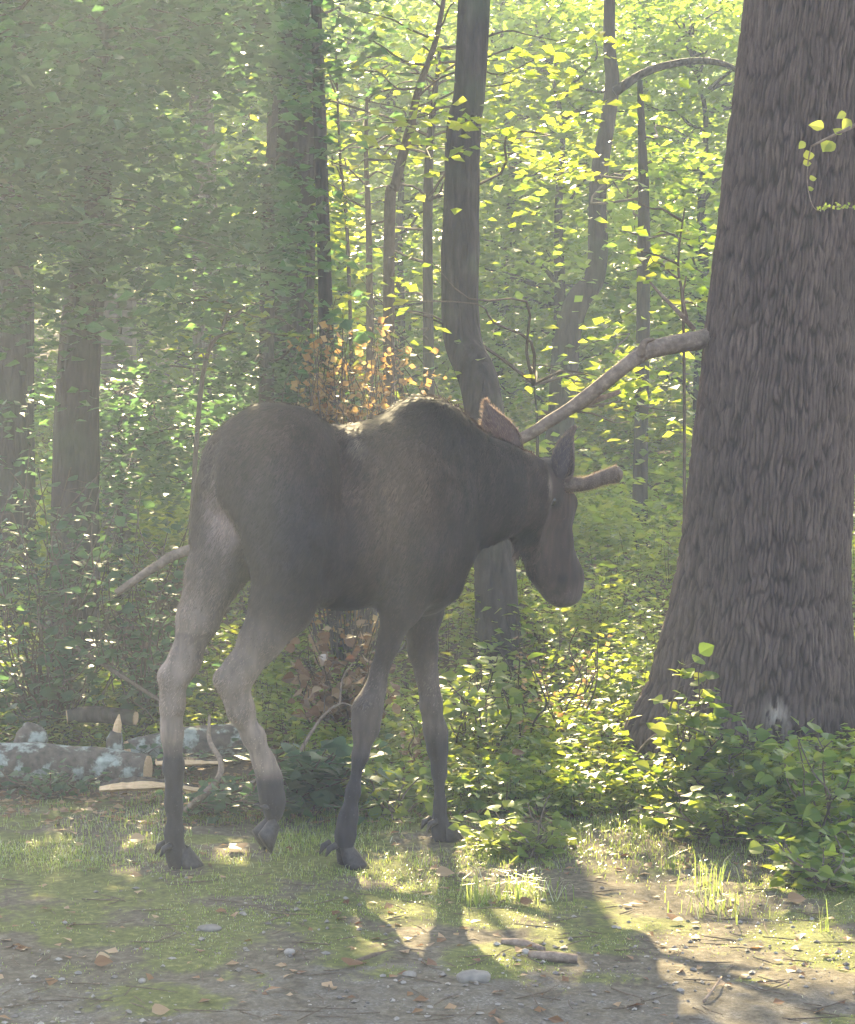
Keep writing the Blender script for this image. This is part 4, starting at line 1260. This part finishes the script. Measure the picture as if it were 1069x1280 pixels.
# split firewood slabs
def slab(label, pts, w, h, seed):
    off = np.asarray(pts[0]); root = empty('split_log', off, label, 'split log')
    p = catmull(np.asarray(pts) - off, 6); n = len(p)
    T = norm(np.gradient(p, axis=0)); U = np.array([0, 0, 1.]); V = []
    rs = np.random.default_rng(seed)
    prof = [(-1, -.2), (-.7, .75), (0, 1), (.6, .6), (1, -.1), (.3, -.6), (-.5, -.7)]
    for i in range(n):
        s_ = norm(np.cross(T[i], U)); k = (.55 + .45 * math.sin(math.pi * min(1, (i + 1) / n * 1.2))) * rs.uniform(.85, 1.12)
        for (a, b) in prof:
            V.append(p[i] + s_ * a * w * k + U * b * h * k * rs.uniform(.9, 1.1))
    V = np.array(V); m7 = len(prof)
    def face(js, nm, mt):
        F = []
        for i in range(n - 1):
            for j in js:
                a, b = i * m7 + j, i * m7 + (j + 1) % m7
                F.append([a, b, b + m7]); F.append([a, b + m7, a + m7])
        if nm == 'split_face':
            for j in range(1, m7 - 1):
                F.append([0, j, j + 1]); F.append([(n - 1) * m7, (n - 1) * m7 + j + 1, (n - 1) * m7 + j])
        m = MB(); m.add(V, np.array(F)); m.build(nm, M[mt], root)
    face((3, 4, 5), 'split_face', 'splitwood'); face((0, 1, 2, 6), 'bark', 'bark')
slab('freshly split log with a pale orange face beside the planted hind leg', [gp(126, 1008, .07), gp(160, 1008, .085), gp(205, 1006, .08), gp(248, 1004, .06)], .06, .035, 1)
slab('dull orange split log slab behind the planted hind leg', [gp(196, 990, .13), gp(230, 988, .13), gp(272, 986, .13)], .05, .03, 2)
# splintered upright stub
def stub():
    c = gp(144, 975, .15); root = empty('broken_stub', c, 'splintered upright wood stub with a pale pointed tip', 'stub')
    m = MB(); tube(m, np.array([[0, 0, -.05], [.0, 0, .05], [.01, 0, .085]]), [.05, .04, .026], seg=10, wob=.2); m.build('bark', M['lichen'], root, smooth=True)
    m = MB(); tube(m, np.array([[.01, 0, .08], [.016, -.005, .12], [.022, 0, .165]]), [.022, .018, .003], seg=7, wob=.2); m.build('splinter', M['splitwood'], root)
stub()

# stone pillar
def pillar():
    y = 15.5; c = P(149, 470, y); z0 = th(c[0], y); c[2] = z0; root = empty('stone_pillar', c, 'small dim pillar of stacked stones with a flat pale cap stone', 'pillar')
    ztop = P(149, 373, y)[2] - z0; r = np.random.default_rng(8)
    def block(mb_, cx_, cz, wx, wy, wz, rnd):
        V = np.array([[sx * wx, sy * wy, sz * wz] for sx in (-1, 1) for sy in (-1, 1) for sz in (-1, 1)]) * r.uniform(.93, 1.05, (8, 3)) + np.array([cx_, 0, cz])
        F = np.array([[0, 1, 3, 2], [4, 6, 7, 5], [0, 4, 5, 1], [2, 3, 7, 6], [0, 2, 6, 4], [1, 5, 7, 3]]); mb_.add(V, F, rnd)
    z = -.05; k = 0
    while z < ztop - .06:
        h = r.uniform(.045, .075)
        s_ = r.uniform(-.04, .04)
        for a, b in ((-.115, s_), (s_ + .006, .115)):
            m = MB(); block(m, (a + b) / 2, z + h / 2, (b - a) / 2 - .003, .11, h / 2 - .003, r.uniform(.0, .35)); o = m.build('stone', M['stone'], root)
            bv = o.modifiers.new('b', 'BEVEL'); bv.width = .008; bv.segments = 2
        z += h
    m = MB(); block(m, 0, z + .02, .15, .14, .02, .95); o = m.build('cap_stone', M['stone'], root); bv = o.modifiers.new('b', 'BEVEL'); bv.width = .008
pillar()

# ------------------------------------------------------------------ distinct plants
def bush(name, label, base, stems, leaf='leaf', ls=.06, per=16, spread=.10, cat='shrub', kind=8, sr=.006, tilt=.45, seed=1):
    off = np.asarray(base, float); root = empty(name, off, label, cat); r = np.random.default_rng(seed)
    tm, lm = MB(), MB()
    for si, e in enumerate(stems):
        e = np.asarray(e, float); p = limb_path(off + r.normal(0, .02, 3) * np.array([1, 1, 0]), e, .15, seed=seed * 17 + si) - off
        tube(tm, p, [sr, sr * .4], seg=5)
        t = np.clip(r.beta(2.2, 1.1, per), 0, 1); q = p[(t * (len(p) - 1)).astype(int)]
        a = r.random(per) * 6.283
        d = np.stack([np.cos(a), np.sin(a), r.normal(.15, .25, per)], 1)
        pet = r.uniform(.2, 1, per)[:, None] * spread
        pos = q + d * pet
        for i in range(0, per, 2):
            tube(tm, np.array([q[i], pos[i]]), [.0015, .001], seg=3, cap=False)
        nrm = norm(np.stack([r.normal(0, tilt, per), r.normal(-.25, tilt, per), np.ones(per)], 1))
        leaves(lm, pos, d, nrm, ls * r.uniform(.6, 1.3, per), kind, 1.15)
    tm.build('stems', M['stem'], root, kind='stuff'); lm.build('leaves', M[leaf], root, kind='stuff')
    return root
rq = np.random.default_rng(12)
def stems(px0, px1, py0, py1, y0, y1, n):
    return [P(rq.uniform(px0, px1), rq.uniform(py0, py1), rq.uniform(y0, y1)) for _ in range(n)]
bush('leafy_shrub', 'green leafy shrub climbing the left foot of the oak', gp(880, 1000, 0), stems(838, 945, 880, 975, 8.9, 9.4, 24) + stems(845, 885, 810, 880, 9.1, 9.3, 7), ls=.062, per=18, seed=2)
bush('leafy_shrub', 'large shaded shrub before the oak in the right corner', gp(1030, 1060, 0), stems(975, 1090, 920, 1060, 8.3, 9.2, 24), ls=.065, per=17, seed=3)
bush('leafy_shrub', 'low shaded shrub just under the large one at the right edge', gp(1035, 1110, 0), stems(950, 1090, 1030, 1110, 7.9, 8.4, 18), ls=.055, per=14, seed=4)
bush('leafy_plant', 'broad-leaved low plants between oak foot and grass', gp(900, 1050, 0), stems(790, 985, 985, 1055, 8.5, 9.1, 34), ls=.055, per=14, seed=5)
bush('leafy_plant', 'brightest yellow-green seedlings standing in the sun right of the front hoof', gp(665, 1070, 0), stems(575, 720, 985, 1060, 8.45, 8.95, 17), leaf='leaf_lime', ls=.052, per=13, seed=6)
bush('leafy_plant', 'round-leaved plant growing between hind legs and front legs', gp(385, 1010, 0), stems(340, 470, 925, 1010, 8.95, 9.5, 30), leaf='leaf_shade', ls=.075, per=12, seed=7)
bush('leafy_plant', 'low green plants between the two front legs', gp(500, 1030, 0), stems(460, 560, 960, 1030, 9.0, 9.6, 22), ls=.06, per=12, seed=8)
bush('leafy_plant', 'dim low plants behind the planted hind leg', gp(250, 1010, 0), stems(225, 330, 985, 1025, 8.9, 9.3, 18), leaf='leaf_shade', ls=.05, per=12, seed=9)
bush('tall_weed', 'upright weed with pointed leaves glowing in the sun below the muzzle', gp(622, 960, 0), [P(622, 822, 9.5), P(628, 860, 9.5), P(618, 880, 9.5)], leaf='leaf_lime', ls=.05, per=26, spread=.03, cat='weed', seed=10)
bush('tall_weed', 'dry brown seed stalk beside the glowing upright weed', gp(650, 960, 0), [P(648, 785, 9.7), P(650, 810, 9.7)], leaf='dead', ls=.022, per=30, spread=.025, cat='weed', seed=11)
bush('dead_shrub', 'orange-brown dead brush glowing behind the back of the moose', P(432, 540, 12.3) * np.array([1, 1, 0]) + np.array([0, 0, th(P(432, 540, 12.3)[0], 12.3)]),
     stems(385, 500, 368, 500, 11.9, 12.7, 70), leaf='rust', ls=.045, per=34, spread=.10, kind=2, tilt=1.2, seed=12)
bush('dead_shrub', 'withered brown leaves on a low bush seen under the belly', gp(420, 940, 0), stems(375, 480, 760, 880, 9.9, 10.5, 26), leaf='dead', ls=.055, per=15, spread=.08, kind=8, tilt=1.2, seed=13)
bush('dead_shrub', 'small rust-coloured leaf cluster beside the far front knee', gp(530, 980, 0), stems(505, 535, 900, 975, 9.6, 9.9, 7), leaf='dead', ls=.035, per=12, spread=.05, kind=8, tilt=1.2, seed=14)
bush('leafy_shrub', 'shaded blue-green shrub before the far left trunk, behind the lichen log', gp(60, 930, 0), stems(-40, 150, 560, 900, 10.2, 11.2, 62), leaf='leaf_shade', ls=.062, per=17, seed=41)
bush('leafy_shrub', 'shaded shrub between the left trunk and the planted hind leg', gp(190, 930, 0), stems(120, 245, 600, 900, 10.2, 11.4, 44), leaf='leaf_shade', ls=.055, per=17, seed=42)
# hanging vine sprig before the oak
bush('leafy_plant', 'low dim leaves growing in front of the long lichen log', gp(60, 1000, 0), stems(-20, 130, 955, 995, 9.5, 9.75, 14), leaf='leaf_shade', ls=.042, per=11, seed=43)
bush('leafy_plant', 'low dim leaves poking up between the logs and the upright stub', gp(150, 975, 0), stems(90, 320, 925, 965, 9.95, 10.3, 16), leaf='leaf_shade', ls=.045, per=11, seed=44)
def sprig():
    A = [P(1085, 148, 8.4), P(1062, 160, 8.4), P(1040, 170, 8.4), P(1014, 183, 8.4)]
    C = [A[-1], P(1010, 205, 8.4), P(1010, 235, 8.4), P(1020, 262, 8.4), P(1045, 258, 8.4), P(1080, 262, 8.4)]
    off = A[0]; root = empty('vine_sprig', off, 'small sunlit vine sprig with lime leaves hanging before the oak bark', 'vine')
    m = MB(); tube(m, catmull(np.array(A) - off, 6), [.009, .006, .004], seg=7); tube(m, catmull(np.array(C) - off, 6), [.003, .002, .001], seg=5)
    m.build('stem', M['deadwood'], root, smooth=True)
    lf = [(1064, 150, .05), (1058, 142, .04), (1030, 160, .06), (1037, 176, .05), (1045, 180, .05), (1007, 178, .035), (1012, 200, .045), (1004, 205, .035), (1012, 224, .03), (1010, 237, .025), (1052, 168, .04)]
    for px, py, s_ in lf:
        m = MB(); p = P(px, py, 8.4) - off; a = rq.random() * 6.28
        leaves(m, np.array([p]), np.array([[math.cos(a), .2, math.sin(a) * .6]]), np.array([[.1, -.8, .6]]), s_, 8, 1.2, rnd=.9); m.build('leaf', M['leaf_lime'], root)
    m = MB(); n = 40; t = rq.random(n); c = catmull(np.array(C[3:]) - off, 12); pos = c[(t * (len(c) - 1)).astype(int)] + rq.normal(0, .006, (n, 3))
    leaves(m, pos, rdir(n, .8), np.tile([0, -1, .3], (n, 1)) + rq.normal(0, .3, (n, 3)), .016, 4); m.build('leaflets', M['leaf_lime'], root, kind='stuff')
sprig()
bush('leafy_plant', 'broad-leaved green stems in dappled light behind the far front leg', gp(590, 960, 0), stems(560, 640, 800, 930, 9.7, 10.6, 16), leaf='leaf', ls=.075, per=12, seed=51)
bush('dead_shrub', 'dry rusty stems lit by the sun below the muzzle', gp(700, 940, 0), stems(640, 760, 760, 900, 10.0, 11.0, 12), leaf='rust', ls=.03, per=14, spread=.05, kind=4, tilt=1.0, seed=52)

# ------------------------------------------------------------------ grass, moss blades, litter, gravel
def blades(mb_, pos, L, w, lean=.5):
    n = len(pos); a = rq.random(n) * 6.283; d = np.stack([np.cos(a), np.sin(a)], 1) * (rq.random(n) * lean)[:, None]
    sd = np.stack([-np.sin(a), np.cos(a), 0 * a], 1) * w[:, None]
    m1 = pos + np.stack([d[:, 0] * .35, d[:, 1] * .35, np.ones(n) * .6], 1) * L[:, None]; tp = pos + np.stack([d[:, 0], d[:, 1], np.ones(n) * (1 - .3 * lean)], 1) * L[:, None]
    V = np.stack([pos - sd, pos + sd, m1 + sd * .7, m1 - sd * .7, tp], 1).reshape(-1, 3); k = np.arange(n)[:, None] * 5
    mb_.add(V, np.concatenate([k + [0, 1, 2], k + [0, 2, 3], k + [3, 2, 4]]), np.repeat(rq.random(n), 5))
n = 170000
x = rq.uniform(-2.4, 2.6, n); y = rq.uniform(6.0, 10.2, n)
cv = cover(x, y); g_ = fbm(xy3(x * 2.5, y * 2.5), 71, 3)
lush = .45 * np.clip((y - 7.6) / .9, 0, 1) + .22 * np.clip((y - 6.7) / .8, 0, 1) * np.where(x < .4, 1, .7) + .45 * np.clip(cv[:, 0] * 1.6 - .4, 0, 1)
ok = rq.random(n) < lush * np.clip((g_ - .38) * 4, 0.03, 1)
x, y = x[ok], y[ok]; z = terrain(x, y)
L = (.010 + .040 * np.clip((y - 7.6) / 1.2, 0, 1) * rq.random(len(x)) ** 1.5) * rq.uniform(.6, 1.4, len(x))
m = MB(); blades(m, np.stack([x, y, z - .002], 1), L, np.full(len(x), .0016), .9); o = m.build('lawn_grass', M['grass'], kind='stuff'); tag(o, 'short thin grass and moss on the lawn edge', 'grass')
def tuft(label, px, py, h, n, spread, lean=.55):
    g = gp(px, py, -.005); root = MB(); pos = np.concatenate([rq.normal(0, spread, (n, 2)), np.zeros((n, 1))], 1)
    blades(root, pos, h * rq.uniform(.35, 1.1, n), rq.uniform(.0012, .0024, n), lean * 1.5); o = root.build('grass_tuft', M['grass']); o.location = Vector(g); tag(o, label, 'grass tuft')
tuft('tall sunlit grass tuft left of the bright seedlings', 598, 1125, .16, 46, .035)
tuft('widest sunlit grass tuft below the bright seedlings', 655, 1118, .12, 130, .07, .9)
tuft('tall upright grass blades lit right of the tree shadow', 885, 1110, .20, 40, .05, .45)
tuft('yellow-green grass tuft beside the tall upright blades', 905, 1135, .11, 90, .07, .8)
tuft('thin grass tuft before the low plants in the middle', 840, 1085, .12, 40, .018)
tuft('lone tall seed-headed grass near the right edge', 1030, 1165, .17, 12, .02, .5)
tuft('small grass sprout between the front hooves', 525, 1080, .09, 26, .018)
# leaf litter
n = 26000
y = 6.0 + 16 * rq.random(n) ** 1.5; x = (rq.random(n) * 2 - 1) * (y * .24 + .5)
p_ = np.where(y > 9, 1, np.where(fbm(xy3(x * 2, y * 2), 73, 3) > .55, .12, .04)); ok = rq.random(n) < p_
x, y = x[ok], y[ok]; n = len(x)
m = MB(); leaves(m, np.stack([x, y, terrain(x, y) + .006], 1), rdir(n, .12), upn(n, .3, 0), .045 * rq.uniform(.5, 1.3, n), 4, 1.0)
o = m.build('leaf_litter', M['dead'], kind='stuff'); tag(o, 'scattered brown leaf litter on ground and slope', 'leaf litter')
# gravel
n = 7000
x = rq.uniform(-2, 2.2, n); y = 5.9 + 2.4 * rq.random(n); ok = rq.random(n) < np.clip((8.0 - y) / 1.6, .04, 1) * np.clip(fbm(xy3(x * 1.7, y * 1.7), 74, 3) * 2.4 - .5, .1, 1); x, y = x[ok], y[ok]; n = len(x)
OV = np.array([[1, 0, 0], [-1, 0, 0], [0, 1, 0], [0, -1, 0], [0, 0, 1], [0, 0, -.6], [.6, .6, .45], [-.6, -.55, .5]]); OF = np.array([[0, 2, 6], [2, 4, 6], [4, 0, 6], [2, 1, 4], [1, 3, 7], [3, 4, 7], [4, 1, 7], [3, 0, 4], [0, 3, 5], [2, 0, 5], [1, 2, 5], [3, 1, 5]])
s_ = .0035 + .011 * rq.random(n) ** 3.5; a = rq.random(n) * 6.283; sc = rq.uniform(.6, 1.3, (n, 3)) * np.array([1.1, .9, .6])
Vv = OV[None] * sc[:, None] * s_[:, None, None]; Vr = Vv.copy(); Vr[..., 0] = Vv[..., 0] * np.cos(a)[:, None] - Vv[..., 1] * np.sin(a)[:, None]; Vr[..., 1] = Vv[..., 0] * np.sin(a)[:, None] + Vv[..., 1] * np.cos(a)[:, None]
Vr += np.stack([x, y, terrain(x, y) + s_ * .2], 1)[:, None]
m = MB(); m.add(Vr.reshape(-1, 3), (OF[None] + (np.arange(n) * 8)[:, None, None]).reshape(-1, 3), np.repeat(rq.random(n), 8)); o = m.build('gravel', M['stone'], kind='stuff'); tag(o, 'loose grey gravel along the bottom of the yard', 'gravel')
# twig debris
m = MB()
for i in range(200):
    px, py = rq.uniform(0, 1069), rq.uniform(1090, 1280); g = gp(px, py, .006); a = rq.random() * 6.28; Lk = rq.uniform(.02, .09)
    d = np.array([math.cos(a), math.sin(a), rq.uniform(-.03, .1)]) * Lk
    tube(m, np.array([g - d, g + rq.normal(0, .006, 3) * [1, 1, 0], g + d]), [.0018, .0022, .001], seg=4)
o = m.build('twig_debris', M['stem'], kind='stuff'); tag(o, 'tiny broken twigs strewn over the yard', 'twigs')
# individual stones and leaves
for i, (px, py, r_, lb) in enumerate([(592, 1231, (.055, .04, .022), 'flat grey stone in the shaded gravel at bottom centre'), (362, 1197, (.018, .015, .012), 'small pale pebble left of the leg shadows'),
                                      (512, 1226, (.022, .018, .012), 'small dull pebble left of the flat grey stone'), (657, 1196, (.014, .012, .011), 'tiny bright pebble touching the broken stick'),
                                      (262, 1160, (.04, .03, .014), 'mossy flat stone in the grass right of the planted hoof'), (178, 1228, (.012, .010, .010), 'tiny greenish pebble at lower left')]):
    lump('yard_stone', lb, 'stone', gp(px, py, r_[2] * .35), r_, 'stone', 20 + i, rnd=[.45, .8, .5, 1, .3, .75][i])
for i, (px, py, s_, an, lb, rd) in enumerate([(190, 1270, 0.056, .4, 'curled pale brown leaf at the bottom left edge', .85), (120, 1203, 0.046, 0.1, 'pale dead leaf lying alone at lower left', 1.0), (162, 1056, .07, 0, 'pale leaf on the grass left of the planted hoof', 1.0),
                                              (545, 1093, 0.071, .1, 'long pale leaf lying before the far front hoof', .9), (303, 1072, .08, 2.2, 'rusty red leaf between the hind hooves', .1), (437, 1218, .07, 1.3, 'rust-orange leaf in the shade under the front hooves', .2),
                                              (840, 1150, .06, 1, 'brown leaf in the tree shadow on the grass', .5), (650, 1133, 0.050, .2, 'crumpled brown leaf behind the sunny patch', .3), (985, 1128, .07, .2, 'pinkish dry leaf beneath the right shrub', .7), (118, 1212, .06, .2, 'orange leaf just below the lone pale leaf', .3),
                                              (640, 942, .06, .2, 'single orange leaf glowing in the sunlit undergrowth', .1)]):
    g = gp(px, py, .015) if py > 1000 else P(px, py, 9.5)
    m = MB(); leaves(m, np.zeros((1, 3)), np.array([[math.cos(an), math.sin(an), .12]]), np.array([[.1, -.35, 1]]), s_, 8, 1.25, rnd=rd); o = m.build('fallen_leaf', M['dead']); o.location = Vector(g); tag(o, lb, 'leaf')

# ------------------------------------------------------------------ added volume standing in for glare on window glass
def veil_volume():
    V = np.array([[x_, y_, z_] for x_ in (-45, 45) for y_ in (-12, 95) for z_ in (-1.5, 34)]); F = np.array([[0, 1, 3, 2], [4, 6, 7, 5], [0, 4, 5, 1], [2, 3, 7, 6], [0, 2, 6, 4], [1, 5, 7, 3]])
    m, nt, out = newmat('glare_veil')
    v = N(nt, 'ShaderNodeVolumePrincipled'); v.inputs['Color'].default_value = (.72, .82, 1.0, 1); v.inputs['Density'].default_value = .0051; v.inputs['Anisotropy'].default_value = .25
    nt.links.new(v.outputs[0], out.inputs['Volume'])
    mb_ = MB(); mb_.add(V, F); o = mb_.build('veil_volume', m, kind='stuff')
veil_volume()
